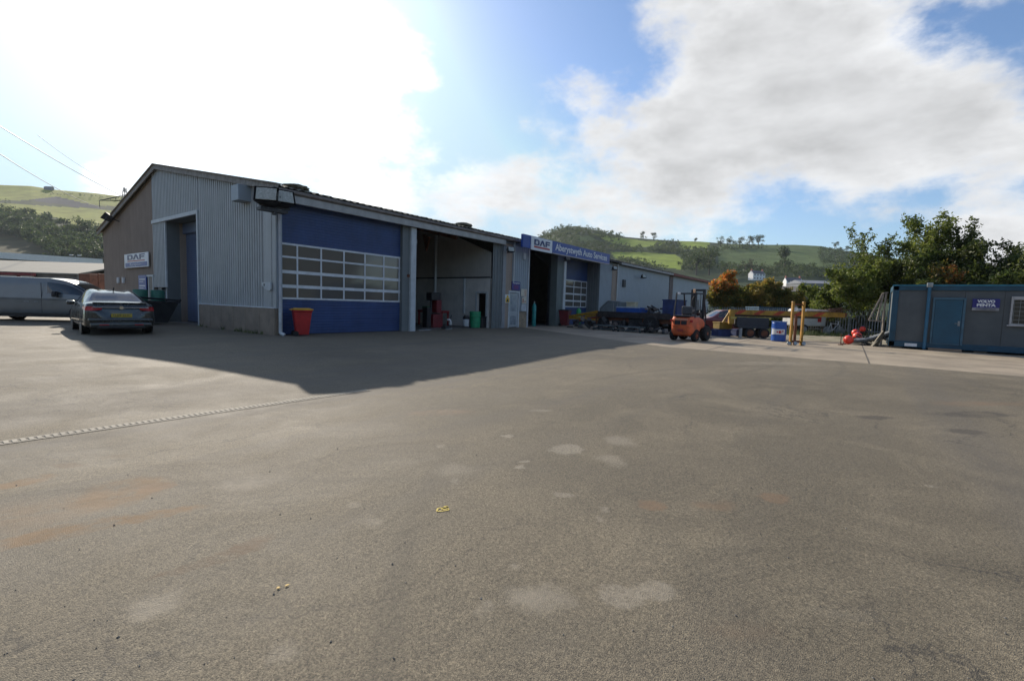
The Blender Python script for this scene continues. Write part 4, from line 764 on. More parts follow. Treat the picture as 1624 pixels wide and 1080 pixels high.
h_ = MB(); h_.tube((-.03, -2.24, 1.18), (-.09, -2.24, 1.18), .018); h_.tube((-.09, -2.24, 1.18), (-.09, -2.11, 1.18), .014); h_.box(-.03, -.021, -2.28, -2.21, 1.08, 1.28); h_.build('handle', galv, o)
mb = MB(); mb.box(-.16, -.0, -2.4, -1.35, .0, .10); mb.build('door_step', mat('tan_step', (.30, .20, .13), .8), cb)
mb = MB(); mb.tube((-.07, -1.22, .03), (-.07, -1.22, 2.72), .06, n=12); mb.build('downpipe', mat('teal_pipe', (.03, .13, .22), .4), cb)
mb = MB(); mb.bbox(-.14, .0, -1.32, -1.12, 2.68, 2.88, .03); mb.build('hopper', galv, cb)
mb = MB(); mb.box(-.01, .04, -.98, -.56, .11, .24); mb.build('vent_plate', white, cb)
wf = MB(); y0_, y1_ = -5.3, -3.72; wf.box(-.04, .055, y0_, y1_, 2.20, 2.33); wf.box(-.04, .055, y1_ - .06, y1_, 1.24, 2.2); wf.box(-.04, .055, y0_, y0_ + .06, 1.24, 2.2); wf.box(-.04, .055, y0_, y1_, 1.18, 1.25); wf.box(-.035, .05, (y0_ + y1_) / 2 - .03, (y0_ + y1_) / 2 + .03, 1.25, 2.2)
wfo = wf.build('window', mat('upvc_frame', (.40, .39, .38), .5), cb); mb = MB(); mb.box(.03, .04, y0_ + .06, y1_ - .06, 1.25, 2.2); mb.build('pane', glassmat('cabin_glass', (.05, .05, .045), .06), wfo)
mb = MB(); mb.box(-.1, -.041, y0_ - .07, y1_ + .07, 1.15, 1.2); mb.build('sill', mat('upvc_frame', (.40, .39, .38)), wfo)
mb = MB()
for k in range(9): mb.box(.006, .014, y0_ + .12 + k * .17, y0_ + .13 + k * .17, 1.25, 2.2)
for k in range(5): mb.box(.006, .014, y0_ + .06, y1_ - .06, 1.4 + k * .17, 1.41 + k * .17)
mb.build('window_bars', galv, wfo)
cs = thing('cabin_sign', 'blue sign with two lines of white capitals over a pale strip on the cabin wall', 'sign', (XC - .0, -20.87, 1.86))
mb = MB(); mb.box(-.03, .04, -.80, 0, .0, .36); mb.build('sign_board', mat('deep_blue_sign', (.02, .02, .17), .4), cs)
mb = MB(); mb.box(-.03, .04, -.79, 0, -.115, -.002); mb.build('pale_strip', mat('strip_grey', (.30, .30, .31), .5), cs)
text_mb('VOLVO', .15, (0, -1, 0), at=(-.036, -.40, .255), bold=.008, width=.52).build('sign_lettering', white, cs)
text_mb('PENTA', .15, (0, -1, 0), at=(-.036, -.40, .10), bold=.008, width=.56).build('sign_lettering', white, cs)
text_mb('AUTHORISED DEALER', .07, (0, -1, 0), at=(-.036, -.40, -.058), width=.6).build('strip_lettering', signn, cs)
# ================================================================== FENCE
def fence(name, label, A, B, H=1.8, pitch=.155):
    A = Vector((A[0], A[1], 0)); B = Vector((B[0], B[1], 0)); L_ = (B - A).length; rz = math.atan2(B.y - A.y, B.x - A.x)
    t = thing(name, label, 'fence', A, rz); mb = MB(); x = 0
    while x < L_:
        a = x; b_ = x + .07; mb.add([(a, 0, .05), (b_, 0, .05), (b_, 0, H - .1), ((a + b_) / 2, 0, H + random.uniform(-.02, .02)), (a, 0, H - .1), ((a + b_) / 2, -.02, .05), ((a + b_) / 2, -.02, H - .1)], [(0, 5, 6, 4), (5, 1, 2, 6), (4, 6, 3), (6, 2, 3)]); x += pitch
    mb.build('pales', galv, t)
    mb = MB(); mb.box(0, L_, .01, .05, H - .45, H - .38); mb.box(0, L_, .01, .05, .3, .37); mb.build('rail', galv, t)
    x = 0
    while x < L_ + .1: m_ = MB(); m_.box(x - .04, x + .04, .05, .12, 0, H - .1); m_.build('post', galv, t); x += 2.75
    return t
A = AT(1425, 530, 30); B = AT(1085, 520, 43); fence('palisade_fence', 'weathered steel palisade fence along the back of the yard', A, B)
A2 = AT(1425, 530, 30); fence('palisade_fence', 'palisade fence running on behind the portable cabin', AT(1700, 540, 22), A2)
# ================================================================== VEHICLES
def catmull(P, n):        # P: (k,3) -> dense
    P = np.asarray(P, float); k = len(P); out = []
    for i in range(k - 1):
        p0 = P[max(i - 1, 0)]; p1 = P[i]; p2 = P[i + 1]; p3 = P[min(i + 2, k - 1)]
        for j in range(n):
            t = j / n; out.append(0.5 * ((2 * p1) + (-p0 + p2) * t + (2 * p0 - 5 * p1 + 4 * p2 - p3) * t * t + (-p0 + 3 * p1 - 3 * p2 + p3) * t ** 3))
    out.append(P[-1]); return np.array(out)
def body_grid(st, n=6):   # st[i][j] -> (x,y,z) half section, returns full dense grid
    rows = [catmull(s, n) for s in st]; rows = np.array(rows); cols_ = [catmull(rows[:, j], n) for j in range(rows.shape[1])]; g = np.array(cols_).transpose(1, 0, 2)
    m = g[:, :-1][:, ::-1].copy(); m[:, :, 1] *= -1
    return np.concatenate([g, m], 1)
def grid_parts(g, sel, parts, parent, cap=True):
    nu, nv = g.shape[:2]; fs = {k: [] for k in parts}
    for i in range(nu - 1):
        for j in range(nv - 1): fs[sel(i, j)].append((i * nv + j, (i + 1) * nv + j, (i + 1) * nv + j + 1, i * nv + j + 1))
    V = g.reshape(-1, 3)
    for k, fl in fs.items():
        if not fl: continue
        used = sorted({q for f in fl for q in f}); mp = {q: i for i, q in enumerate(used)}
        mb = MB(); mb.add([V[q] for q in used], [tuple(mp[q] for q in f) for f in fl])
        if k == 'body' and cap:
            base = len(mb.v)
            for i in (0, nu - 1): 
                ids = [mp[i * nv + j] for j in range(nv) if i * nv + j in mp]; mb.f.append(tuple(ids))
        mb.build(k.rstrip('2'), parts[k], parent, smooth=35)
def wheel(parent, x, y, r, w_, side, rimm=None, spokes=5, name='wheel'):
    t = bpy.data.objects.new(name, None); COL.objects.link(t); t.parent = parent; t.location = (x, y, r)
    M = Matrix.Rotation(R(90), 4, 'X'); mb = MB(); mb.lathe([(r * .62, -w_ / 2), (r * .93, -w_ / 2), (r, -w_ * .36), (r, w_ * .36), (r * .93, w_ / 2), (r * .62, w_ / 2)], 28, M); mb.build('tyre', rubber, t, smooth=40)
    mb = MB(); mb.lathe([(r * .64, -w_ * .3), (r * .64, w_ * .3)], 24, M); mb.build('wheel_well_disc', darkm, t)
    mb = MB(); yo = side * w_ * .40
    for k in range(spokes):
        a = 2 * math.pi * k / spokes; mb.bar((.03 * math.cos(a), yo, .03 * math.sin(a)), (r * .6 * math.cos(a), yo, r * .6 * math.sin(a)), .02, r * .16) if False else mb.tube((.02 * math.cos(a), yo, .02 * math.sin(a)), (r * .6 * math.cos(a), yo, r * .6 * math.sin(a)), r * .10, r * .06, 6)
    M2 = Matrix.Translation((0, yo, 0)) @ M; mb.lathe([(r * .58, -.02), (r * .64, -.02), (r * .64, .02), (r * .58, .02)], 28, M2); mb.lathe([(r * .14, -.025), (r * .14, .025)], 12, M2)
    mb.build('rim', rimm or galv, t); return t
carp = mat('dark_green_grey_paint', (0.035, 0.037, 0.035), 0.28, 0.35, 0.06, 2, coat=.8); silv = mat('silver_van_paint', (0.18, 0.19, 0.19), 0.35, 0.35, 0.05, 1.5, coat=.6)
tailr = mat('tail_light_red', (0.40, 0.02, 0.02), 0.15, 0, .1, 12); chrome = mat('chrome', (0.6, 0.6, 0.6), 0.15, 1.0, .03, 3)
# --- saloon car: x forward, y left, z up.  x=0 rear bumper
car = thing('parked_car', 'dark grey-green saloon seen from behind beside the workshop gable, sun glinting on its rear window', 'car', (-3.95, 2.45, 0), R(90 - 6))
def st(x, sill, w1, zm, wb, zb, xr, wr, zr, zc, z0=.25): return [(x, 0, z0 - .03), (x, w1 * .8, z0), (x, w1, sill), (x, w1 + .01, zm), (x - .0, wb, zb), (xr, wr, zr), (xr, wr * .5, zc - .012), (xr, 0, zc)]
S = [st(-.02, .34, .62, .55, .60, .74, .02, .5, .80, .82), st(.05, .34, .83, .58, .80, .86, .06, .68, .93, .95), st(.22, .32, .91, .62, .88, .93, .18, .78, 1.04, 1.065), st(.62, .31, .925, .63, .90, .955, .60, .76, 1.055, 1.085),
     st(.95, .31, .93, .63, .905, .965, 1.28, .60, 1.355, 1.395), st(1.5, .30, .93, .62, .91, .965, 1.75, .60, 1.44, 1.475), st(2.3, .30, .93, .60, .91, .96, 2.3, .61, 1.465, 1.50), st(3.0, .30, .93, .60, .91, .955, 2.75, .60, 1.425, 1.465),
     st(3.75, .30, .925, .60, .90, .94, 3.55, .66, 1.04, 1.08), st(4.3, .31, .90, .58, .85, .85, 4.25, .6, .93, .97), st(4.75, .33, .75, .52, .70, .66, 4.7, .5, .74, .76)]
n = 6; g = body_grid(S, n); nv = g.shape[1]; NHALF = (nv - 1) // 2
def csel(i, j):
    jj = j if j < NHALF else nv - 2 - j          # mirrored index, 0..NHALF-1
    u = i / n; vv = jj / n
    if 3.12 <= u < 4.0 and 5.0 <= vv: return 'rear_window'
    if 7.05 <= u < 7.9 and 5.0 <= vv: return 'windscreen'
    if (4.15 <= u < 7.2) and 4.08 <= vv < 4.92 and not (5.6 <= u < 5.8): return 'side_glass' if j < NHALF else 'side_glass2'
    if u < .3 and False: return 'body'
    return 'body'
grid_parts(g, csel, {'body': carp, 'rear_window': carg, 'windscreen': carg, 'side_glass': carg, 'side_glass2': carg}, car)
for (x, s) in ((.98, 1), (.98, -1), (3.74, 1), (3.74, -1)):
    wheel(car, x, s * .83, .33, .22, s); mb = MB(); M = Matrix.Translation((x, s * .935, .34)) @ Matrix.Rotation(R(90), 4, 'X'); mb.lathe([(.35, -.006), (.385, -.012), (.385, .012), (.35, .006)], 30, M)
    mb.build('wheel_arch', blackp, car)
for s in (1, -1):
    mb = MB(); yo = s
    pts = [(.30, .92), (.10, .87), (-.005, .66)] # x,y outer wrap
    v = [(.42, s * .915, .86), (.42, s * .91, .93), (.12, s * .885, .80), (.12, s * .86, .94), (-.01, s * .74, .80), (.03, s * .72, .93), (-.035, s * .50, .835), (.015, s * .48, .90)]
    mb.add(v, [(0, 1, 3, 2), (2, 3, 5, 4), (4, 5, 7, 6)]); o = mb.build('tail_light', tailr, car); md = o.modifiers.new('thick', 'SOLIDIFY'); md.thickness = .035; md.offset = 0
    mb = MB(); mb.bbox(2.95, 3.12, s * .92 - .02 if s > 0 else -1.12, 1.12 if s > 0 else -.90, .93, 1.08, .04); mb.build('wing_mirror', carp, car, smooth=40)
mb = MB(); mb.bbox(-.045, .02, -.72, .72, .90, .925, .008); mb.build('chrome_strip', chrome, car)
mb = MB(); mb.lathe([(.055, -.01), (.055, .01)], 16, Matrix.Translation((-.05, 0, .905)) @ Matrix.Rotation(R(90), 4, 'Y')); mb.build('round_badge', chrome, car)
mb = MB(); mb.bbox(-.075, -.03, -.27, .27, .60, .71, .004); pl_ = mb.build('number_plate', mat('yellow_plate', (.50, .36, .04), .4, 0, .04), car)
text_mb('FL09 EHC', .10, (0, -1, 0), at=(-.08, 0, .655), width=.46, depth=.006).build('plate_lettering', blackp, pl_)
mb = MB(); mb.bbox(-.075, .3, -.80, .80, .26, .42, .05); mb.bbox(-.06, .2, -.84, .84, .44, .56, .04); mb.build('rear_bumper', blackp if False else carp, car, smooth=40)
mb = MB(); mb.bbox(-.085, .1, -.62, .62, .22, .32, .03); mb.build('lower_valance', blackp, car)
for s in (1, -1): mb = MB(); mb.bbox(-.09, -.06, s * .45 - .12, s * .45 + .12, .33, .36, .006); mb.build('reflector', tailr, car)
mb = MB(); mb.tube((1.55, 0, 1.47), (1.42, 0, 1.56), .012, .02); mb.build('roof_aerial', blackp, car)
mb = MB(); mb.box(.1, .45, -.78, .78, 1.06, 1.075) if False else mb.bbox(.08, .2, -.70, .70, 1.045, 1.075, .01); mb.build('boot_lip', carp, car)
mb = MB(); mb.box(.4, 4.2, -.75, .75, .18, .30); mb.build('underbody', blackp, car)
# door seams
mb = MB()
for x in (1.62, 2.55, 3.45): 
    for s in (1, -1): mb = MB(); mb.box(x, x + .008, s * .936 - .003, s * .936 + .003, .35, .93); mb.build('door_seam', blackp, car)
# --- van
vh = R(-43); VX, VY = -5.4, 14.8
van = thing('parked_van', 'silver-grey panel van parked side-on at the left edge behind the car', 'van', (VX, VY, 0), vh)
def sv(x, xt, w1, zb, zt, wt, z0=.32): return [(x, 0, z0 - .04), (x, w1 * .8, z0), (x, w1, z0 + .1), (x, w1 + .02, .95), (x, w1, zb), (xt, wt, zt - .10), (xt, wt * .8, zt), (xt, 0, zt + .02)]
SV = [sv(-1.30, -1.22, .86, 1.15, 1.90, .72), sv(-1.22, -1.15, .93, 1.18, 1.95, .80), sv(-.6, -.6, .95, 1.18, 1.97, .82), sv(.8, .8, .95, 1.18, 1.98, .83), sv(2.3, 2.3, .95, 1.18, 1.97, .83), sv(2.9, 2.7, .95, 1.18, 1.95, .82), sv(3.9, 3.35, .94, 1.14, 1.80, .76), sv(4.35, 4.2, .93, 1.05, 1.30, .75), sv(4.75, 4.72, .86, .92, 1.10, .70), sv(4.9, 4.88, .75, .78, .92, .6)]
gvn = body_grid(SV, 6); nvv = gvn.shape[1]; nh = (nvv - 1) // 2
def vsel(i, j):
    jj = j if j < nh else nvv - 2 - j; u = i / 6; vv = jj / 6
    if 6.15 <= u < 7.0 and vv > 4.9: return 'windscreen'
    if 4.2 <= u < 6.35 and 4.1 <= vv < 4.83: return 'side_glass' if j < nh else 'side_glass2'
    return 'body'
grid_parts(gvn, vsel, {'body': silv, 'windscreen': carg, 'side_glass': carg, 'side_glass2': carg}, van)
for (x, s) in ((0, 1), (0, -1), (3.8, 1), (3.8, -1)):
    wheel(van, x, s * .84, .34, .22, s); mb = MB(); M = Matrix.Translation((x, s * .965, .35)) @ Matrix.Rotation(R(90), 4, 'X'); mb.lathe([(.36, -.006), (.42, -.014), (.42, .014), (.36, .006)], 30, M); mb.build('wheel_arch', blackp, van)
mb = MB(); mb.box(-1.2, 4.0, -.9, .9, .2, .34); mb.build('underbody', blackp, van)
for s in (1, -1):
    mb = MB(); mb.box(-.9, 3.6, s * .975 - .006, s * .975 + .006, .98, 1.02); mb.box(.5, 2.9, s * .962 - .006, s * .962 + .006, .40, .43); mb.build('side_moulding', mat('grey_moulding', (.12, .13, .135), .5), van)
    mb = MB(); mb.box(2.33, 2.34, s * .965 - .012, s * .965 + .012, .42, 1.75); mb.build('door_seam', blackp, van); mb = MB(); mb.box(.6, .61, s * .965 - .012, s * .965 + .012, .42, 1.75); mb.build('door_seam', blackp, van)
    mb = MB(); mb.bbox(1.65, 1.83, s * .98 - .02, s * .98 + .02, .86, .91, .01); mb.bbox(2.05, 2.2, s * .98 - .02, s * .98 + .02, .86, .91, .01); mb.build('door_handle', galv, van)
    mb = MB(); mb.bbox(2.85, 3.02, .95 if s > 0 else -1.2, 1.2 if s > 0 else -.95, 1.12, 1.38, .05); mb.build('wing_mirror', blackp, van, smooth=40)
# --- forklift: x forward
fk = thing('forklift', 'orange forklift truck seen from behind standing on the concrete in front of the shed', 'forklift', (12.85, -10.72, 0), R(-8))
cw = MB()
def csec(x, w_, z0, z1): return [(x, -w_ * .78, z0), (x, -w_, z0 + .12), (x, -w_, z1 - .14), (x, -w_ * .86, z1), (x, w_ * .86, z1), (x, w_, z1 - .14), (x, w_, z0 + .12), (x, w_ * .78, z0)]
secs = [csec(0, .34, .42, .98), csec(.06, .44, .30, 1.06), csec(.22, .54, .22, 1.10), csec(.60, .56, .22, 1.10), csec(.9, .56, .5, 1.06), csec(1.25, .56, .55, .98)]
v = [p for s_ in secs for p in s_]; f = []
for i in range(len(secs) - 1):
    for j in range(8): f.append((i * 8 + j, i * 8 + (j + 1) % 8, (i + 1) * 8 + (j + 1) % 8, (i + 1) * 8 + j))
f += [tuple(range(8)), tuple(range((len(secs) - 1) * 8, len(secs) * 8))]; cw.add(v, f); cwo = cw.build('counterweight', orange, fk, smooth=30)
md = cwo.modifiers.new('bevel', 'BEVEL'); md.width = .02; md.segments = 2; md.limit_method = 'ANGLE'
for s in (-1, 1): m_ = MB(); m_.bbox(-.01, .07, s * .47 - .05, s * .47 + .05, .86, .96, .01); m_.build('tail_lamp', tailr, fk)
mb = MB(); mb.path([(1.66, -.12, 2.2), (1.5, -.2, 2.0), (1.45, -.22, 1.4), (1.3, -.2, 1.0)], .018); mb.build('hydraulic_hose', blackp, fk)
mb = MB(); mb.path([(1.66, .12, 2.2), (1.5, .2, 1.9), (1.42, .24, 1.3), (1.3, .2, 1.0)], .018); mb.build('hydraulic_hose', blackp, fk)
mb = MB(); mb.box(-.0, .06, -.30, .30, .95, 1.0); mb.build('name_strip', mat('faded_decal', (.55, .35, .25), .5, 0, .3, 30), fk)
mb = MB(); mb.box(-.03, .05, -.27, -.02, .74, .92); mb.box(-.03, .05, .03, .28, .74, .92); mb.build('rear_grille', blackp, fk)
mb = MB(); mb.bbox(-.04, .04, -.13, .13, .42, .54, .01); mb.build('tow_hitch', mat('hitch_red', (.35, .05, .03), .6), fk)
mb = MB(); mb.bbox(-.02, .03, -.42, .42, .66, .70, .008); mb.build('rear_rib', orange, fk)
mb = MB(); mb.bbox(.0, .5, -.36, .36, 1.08, 1.16, .03); mb.build('hood_cover', blackp, fk)
mb = MB(); mb.bbox(.55, 1.05, -.25, .25, 1.10, 1.22, .04); mb.bbox(.50, .62, -.25, .25, 1.2, 1.58, .05); mb.build('seat', mat('seat_vinyl', (.07, .07, .075), .5), fk)
mb = MB(); 
for s in (-.5, .5): mb.bar((.30, s, 1.06), (.42, s * .94, 2.16), .05, .05); mb.bar((1.5, s, .95), (1.18, s * .94, 2.16), .05, .05); mb.bar((.40, s * .94, 2.16), (1.22, s * .94, 2.16), .05, .06)
for x in (.42, .6, .78, .96, 1.18): mb.bar((x, -.48, 2.16), (x, .48, 2.16), .035, .04)
mb.build('overhead_guard', darkm, fk)
mb = MB(); 
for s in (-.28, .28): mb.box(1.62, 1.74, s - .05, s + .05, .1, 2.38); mb.box(1.76, 1.86, s * .8 - .04, s * .8 + .04, .1, 2.34)
for z in (.4, 1.3, 2.3): mb.box(1.65, 1.80, -.3, .3, z, z + .1)
mb.build('mast', darkm, fk)
mb = MB(); mb.tube((1.70, 0, .2), (1.70, 0, 1.9), .05); mb.tube((1.5, .1, .5), (1.66, .1, 1.2), .03); mb.build('lift_cylinder', galv, fk)
for s in (-.22, .22): mb = MB(); mb.box(1.88, 1.93, s - .05, s + .05, .08, .6); mb.box(1.9, 2.9, s - .05, s + .05, .06, .10); mb.build('fork', darkm, fk)
mb = MB(); mb.box(1.2, 1.6, -.45, .45, .35, .95); mb.bbox(1.30, 1.5, -.3, .3, .95, 1.3, .03); mb.build('front_cowl', blackp, fk)
mb = MB(); mb.tube((1.15, 0, 1.35), (1.32, 0, 1.2), .02); mb.lathe([(.13, -.012), (.16, 0), (.13, .012)], 20, Matrix.Translation((1.12, 0, 1.40)) @ Matrix.Rotation(R(-50), 4, 'Y')); mb.build('steering_wheel', blackp, fk)
mb = MB(); mb.tube((.36, -.38, 2.18), (.36, -.38, 2.26), .04); mb.tube((.36, -.38, 2.26), (.36, -.38, 2.36), .05, .04); mb.build('beacon', mat('amber_lens', (.75, .45, .25), .3), fk)
mb = MB(); mb.bbox(.34, .42, .28, .4, 2.10, 2.2, .02); mb.build('work_lamp', white, fk)
mb = MB(); mb.bbox(.5, .8, -.5, -.3, 1.09, 1.14, .02); mb.build('fuel_cap_plate', galv, fk)
for (x, s, r_) in ((.42, 1, .27), (.42, -1, .27)): wheel(fk, x, s * .50, r_, .2, s, orange, 4)
for (x, s, r_) in ((1.45, 1, .34), (1.45, -1, .34)): wheel(fk, x, s * .52, r_, .26, s, orange, 4)
# ================================================================== BINS AND BOTTLES
def wheelie(loc, rz, mbody, mlid, label, k=1.0, group=None):
    t = thing('wheeled_bin', label, 'bin', loc, rz, group); mb = MB()
    def rg(a, b_, z): return [(-a, -b_, z), (a, -b_, z), (a, b_, z), (-a, b_, z)]
    R_ = [rg(.20, .22, .05), rg(.235, .27, .5), rg(.27, .32, .93), rg(.30, .345, .94), rg(.30, .345, .99)]; v = [(p[0] * k, p[1] * k, p[2] * k) for r_ in R_ for p in r_]
    f = [(i * 4 + j, i * 4 + (j + 1) % 4, i * 4 + 4 + (j + 1) % 4, i * 4 + 4 + j) for i in range(4) for j in range(4)] + [(0, 1, 2, 3)]; mb.add(v, f); o = mb.build('bin_body', mbody, t); md = o.modifiers.new('b', 'BEVEL'); md.width = .025; md.segments = 2; md.limit_method = 'ANGLE'
    mb = MB(); mb.bbox(-.32 * k, .32 * k, -.37 * k, .36 * k, .99 * k, 1.045 * k, .02); mb.bbox(-.24 * k, .24 * k, -.30 * k, .28 * k, 1.04 * k, 1.07 * k, .015); mb.tube((-.26 * k, .40 * k, 1.0 * k), (.26 * k, .40 * k, 1.0 * k), .02 * k); mb.build('lid', mlid, t)
    for s in (-1, 1): m_ = MB(); m_.lathe([(.10 * k, -.025), (.10 * k, .025)], 18, Matrix.Translation((s * .25 * k, .25 * k, .10 * k)) @ Matrix.Rotation(R(90), 4, 'Y')); m_.build('wheel', rubber, t)
    return t
wheelie((.72, -.42, 0), R(70), redp, yelp, 'red wheeled bin with yellow lid beside the first blue door', .97)
P = W(893, 513, 1, -.1); wheelie((P[0] - .2, -.35, 0), R(8), mat('dull_red', (.16, .02, .025), .5), blackp, 'dull red wheeled bin with black lid by the second white column', 1.1)
def gasbottle(loc, label, m, h=1.5, r=.13, lean=0, group=None):
    t = thing('gas_bottle', label, 'gas bottle', loc, 0, group); mb = MB(); mb.lathe([(r * .9, 0), (r, .04), (r, h * .80), (r * .85, h * .87), (r * .45, h * .93), (r * .28, h * .95)], 20); mb.build('cylinder', m, t, smooth=40)
    mb = MB(); mb.lathe([(.035, h * .94), (.03, h), (.05, h + .01), (.05, h + .04), (.02, h + .05)], 12); mb.box(-.07, .07, -.012, .012, h * .985, h + .01); mb.build('valve', galv, t); return t
P = G(854, 517.5); gasbottle((17.6, .5, 0), 'tall teal gas bottle standing in the dark second bay', mat('teal_bottle', (.03, .28, .26), .4), 1.62, .14)
gasbottle((21.6, -.7, 0), 'bright green gas bottle beside the dull red bin', mat('bright_green', (.03, .32, .08), .4, dirt=(.02, .15, .05)), 1.35, .17)
t = thing('tool_trolley', 'small red tool trolley just inside the dark second bay', 'tool trolley', (16.7, .9, 0)); mb = MB(); mb.bbox(-.45, .45, -.25, .25, .15, .75, .03); mb.build('cabinet', mat('tool_red', (.32, .03, .02), .45), t)
mb = MB()
for z in (.3, .45, .6): mb.box(-.4, .4, -.262, -.252, z, z + .02)
mb.build('drawer_pull', galv, t)
for (x, y) in ((-.35, -.2), (.35, -.2), (-.35, .2), (.35, .2)): m_ = MB(); m_.lathe([(.07, -.02), (.07, .02)], 12, Matrix.Translation((x, y, .07)) @ Matrix.Rotation(R(90), 4, 'X')); m_.build('castor', rubber, t)
# --- inside bay one
P = W(761, 517, 1, .9); t = thing('storage_barrel', 'green plastic barrel inside the open bay near the inner doorway', 'barrel', (11.9, .75, 0)); mb = MB(); mb.lathe([(.27, 0), (.30, .04), (.31, .3), (.32, .31), (.32, .34), (.31, .35), (.32, .62), (.34, .64), (.34, .68), (.32, .70), (.32, .86), (.29, .90)], 24); mb.build('barrel_body', gren, t, smooth=30); mb = MB(); mb.lathe([(.33, .86), (.33, .93), (.28, .95)], 24); mb.build('lid', gren, t)
t = thing('waste_bin', 'low black bin in the right corner of the open bay', 'bin', (12.3, .62, 0)); mb = MB(); mb.bbox(-.22, .22, -.22, .22, 0, .62, .04); mb.build('bin_body', blackp, t); mb = MB(); mb.bbox(-.25, .25, -.25, .25, .60, .66, .02); mb.build('lid', blackp, t)
t = thing('tyre_machine', 'tall red and black workshop machine on the left of the open bay', 'machine', (9.8, 1.9, 0)); mb = MB(); mb.bbox(-.4, .35, -.3, .3, 0, .75, .04); mb.bbox(-.05, .35, -.2, .2, .7, 1.55, .04); mb.build('machine_body', mat('machine_red', (.16, .015, .02), .45), t)
mb = MB(); mb.bbox(-.45, .3, -.2, .25, 1.5, 1.95, .05); mb.tube((-.3, 0, .75), (-.3, 0, 1.5), .06); mb.lathe([(.3, .76), (.33, .80), (.12, .84)], 20); mb.bbox(-.75, -.45, -.2, .2, 0, 1.1, .04); mb.build('machine_head', blackp, t)
t = thing('trolley_jack', 'trolley jack with a pale guard lying at the mouth of the open bay', 'jack', (9.15, .35, 0), R(15)); mb = MB(); mb.bbox(-.3, .3, -.14, .14, .05, .16, .02); mb.bar((.2, 0, .1), (.55, 0, .75), .04, .04); mb.build('jack_frame', darkm, t)
mb = MB(); 
for a in np.linspace(-.3, 1.9, 12)[:-1]: mb.bar((.05 + .22 * math.cos(a), -.1, .30 + .22 * math.sin(a)), (.05 + .22 * math.cos(a + .2), -.1, .30 + .22 * math.sin(a + .2)), .1, .07)
mb.build('pale_guard', white, t); mb = MB(); mb.box(-.35, .3, -.2, -.12, .0, .05); mb.build('foot_plate', galv, t)
t = thing('work_bench', 'red workbench with a vice against the inner partition', 'workbench', (11.6, 3.9, 0), R(90)); mb = MB(); mb.bbox(-1.1, 1.1, -.3, .3, .78, .92, .02); mb.build('bench_top', mat('bench_red', (.28, .03, .03), .5), t)
for (x, y) in ((-1, -.25), (1, -.25), (-1, .25), (1, .25)): m_ = MB(); m_.box(x - .04, x + .04, y - .04, y + .04, 0, .78); m_.build('leg', mat('bench_red', (.28, .03, .03)), t)
mb = MB(); mb.bbox(-.2, .05, -.1, .1, .92, 1.12, .02); mb.tube((-.3, 0, 1.0), (.2, 0, 1.0), .03); mb.build('vice', darkm, t); mb = MB(); mb.bbox(.3, .8, -.15, .2, .92, 1.15, .03); mb.build('tool_box', mat('green_box', (.03, .12, .07), .5), t)
t = thing('shop_vacuum', 'white and grey drum vacuum standing left of the green barrel', 'vacuum', (11.25, .85, 0)); mb = MB(); mb.lathe([(.16, .08), (.19, .12), (.19, .5), (.15, .6)], 20); mb.build('drum', trimw, t, smooth=30); mb = MB(); mb.lathe([(.19, .5), (.20, .6), (.12, .72)], 20); mb.path([(0, -.15, .55), (-.1, -.35, .5), (-.2, -.4, .2), (-.1, -.45, .03)], .025); mb.build('motor_head', blackp, t)
mb = MB(); mb.box(6.9, 7.7, -.06, .1, -.0, .05); tag(mb.build('door_threshold', galv), 'short metal threshold bar on the ground by the white column', 'threshold')
# --- black waste skip with green drums by the roller door
t = thing('waste_skip', 'black tapered skip with tubular rim beside the roller door', 'skip', (-1.22, 9.5, 0), R(2)); mb = MB()
def rg2(a, b_, z): return [(-a, -b_, z), (a, -b_, z), (a, b_, z), (-a, b_, z)]
RR = [rg2(.55, .6, .08), rg2(.95, .75, 1.0), rg2(1.0, .8, 1.02), rg2(.98, .78, 1.08), rg2(.90, .70, 1.0), rg2(.50, .55, .15)]; v = [p for r_ in RR for p in r_]; mb.add(v, [(i * 4 + j, i * 4 + (j + 1) % 4, i * 4 + 4 + (j + 1) % 4, i * 4 + 4 + j) for i in range(5) for j in range(4)] + [(0, 1, 2, 3), (20, 21, 22, 23)]); mb.build('skip_body', mat('skip_black', (.022, .024, .026), .6, 0, .3, 3), t)
mb = MB(); mb.path([(-1.02, -.8, 1.25), (1.02, -.8, 1.12), (1.02, .8, 1.12), (-1.02, .8, 1.25), (-1.02, -.8, 1.25)], .04); 
for (x, y) in ((-.95, -.78), (.95, -.78), (.95, .78), (-.95, .78)): mb.tube((x, y, 1.0), (x * 1.07, y * 1.03, 1.18), .04)
mb.build('rim_tube', blackp, t)
for k, (x, lb) in enumerate(((-.38, 'left green drum standing in the black skip'), (.28, 'right green drum standing in the black skip'))):
    q = thing('oil_drum', lb, 'drum', (-1.22 + x, 9.2, .68), 0, 'green drums in the black skip'); mb = MB(); pr = [(.26, 0), (.28, .02)]
    for z in (.2, .4, .6): pr += [(.28, z), (.295, z + .02), (.28, z + .04)]
    pr += [(.28, .86), (.26, .88)]; mb.lathe(pr, 24); mb.build('drum_body', mat('sea_green', (.05, .19, .14), .45, 0, .15, 4), q, smooth=30); mb = MB(); mb.lathe([(.27, .85), (.285, .89), (.27, .90)], 24); mb.build('drum_lid', mat('sea_green', (.05, .19, .14)), q)
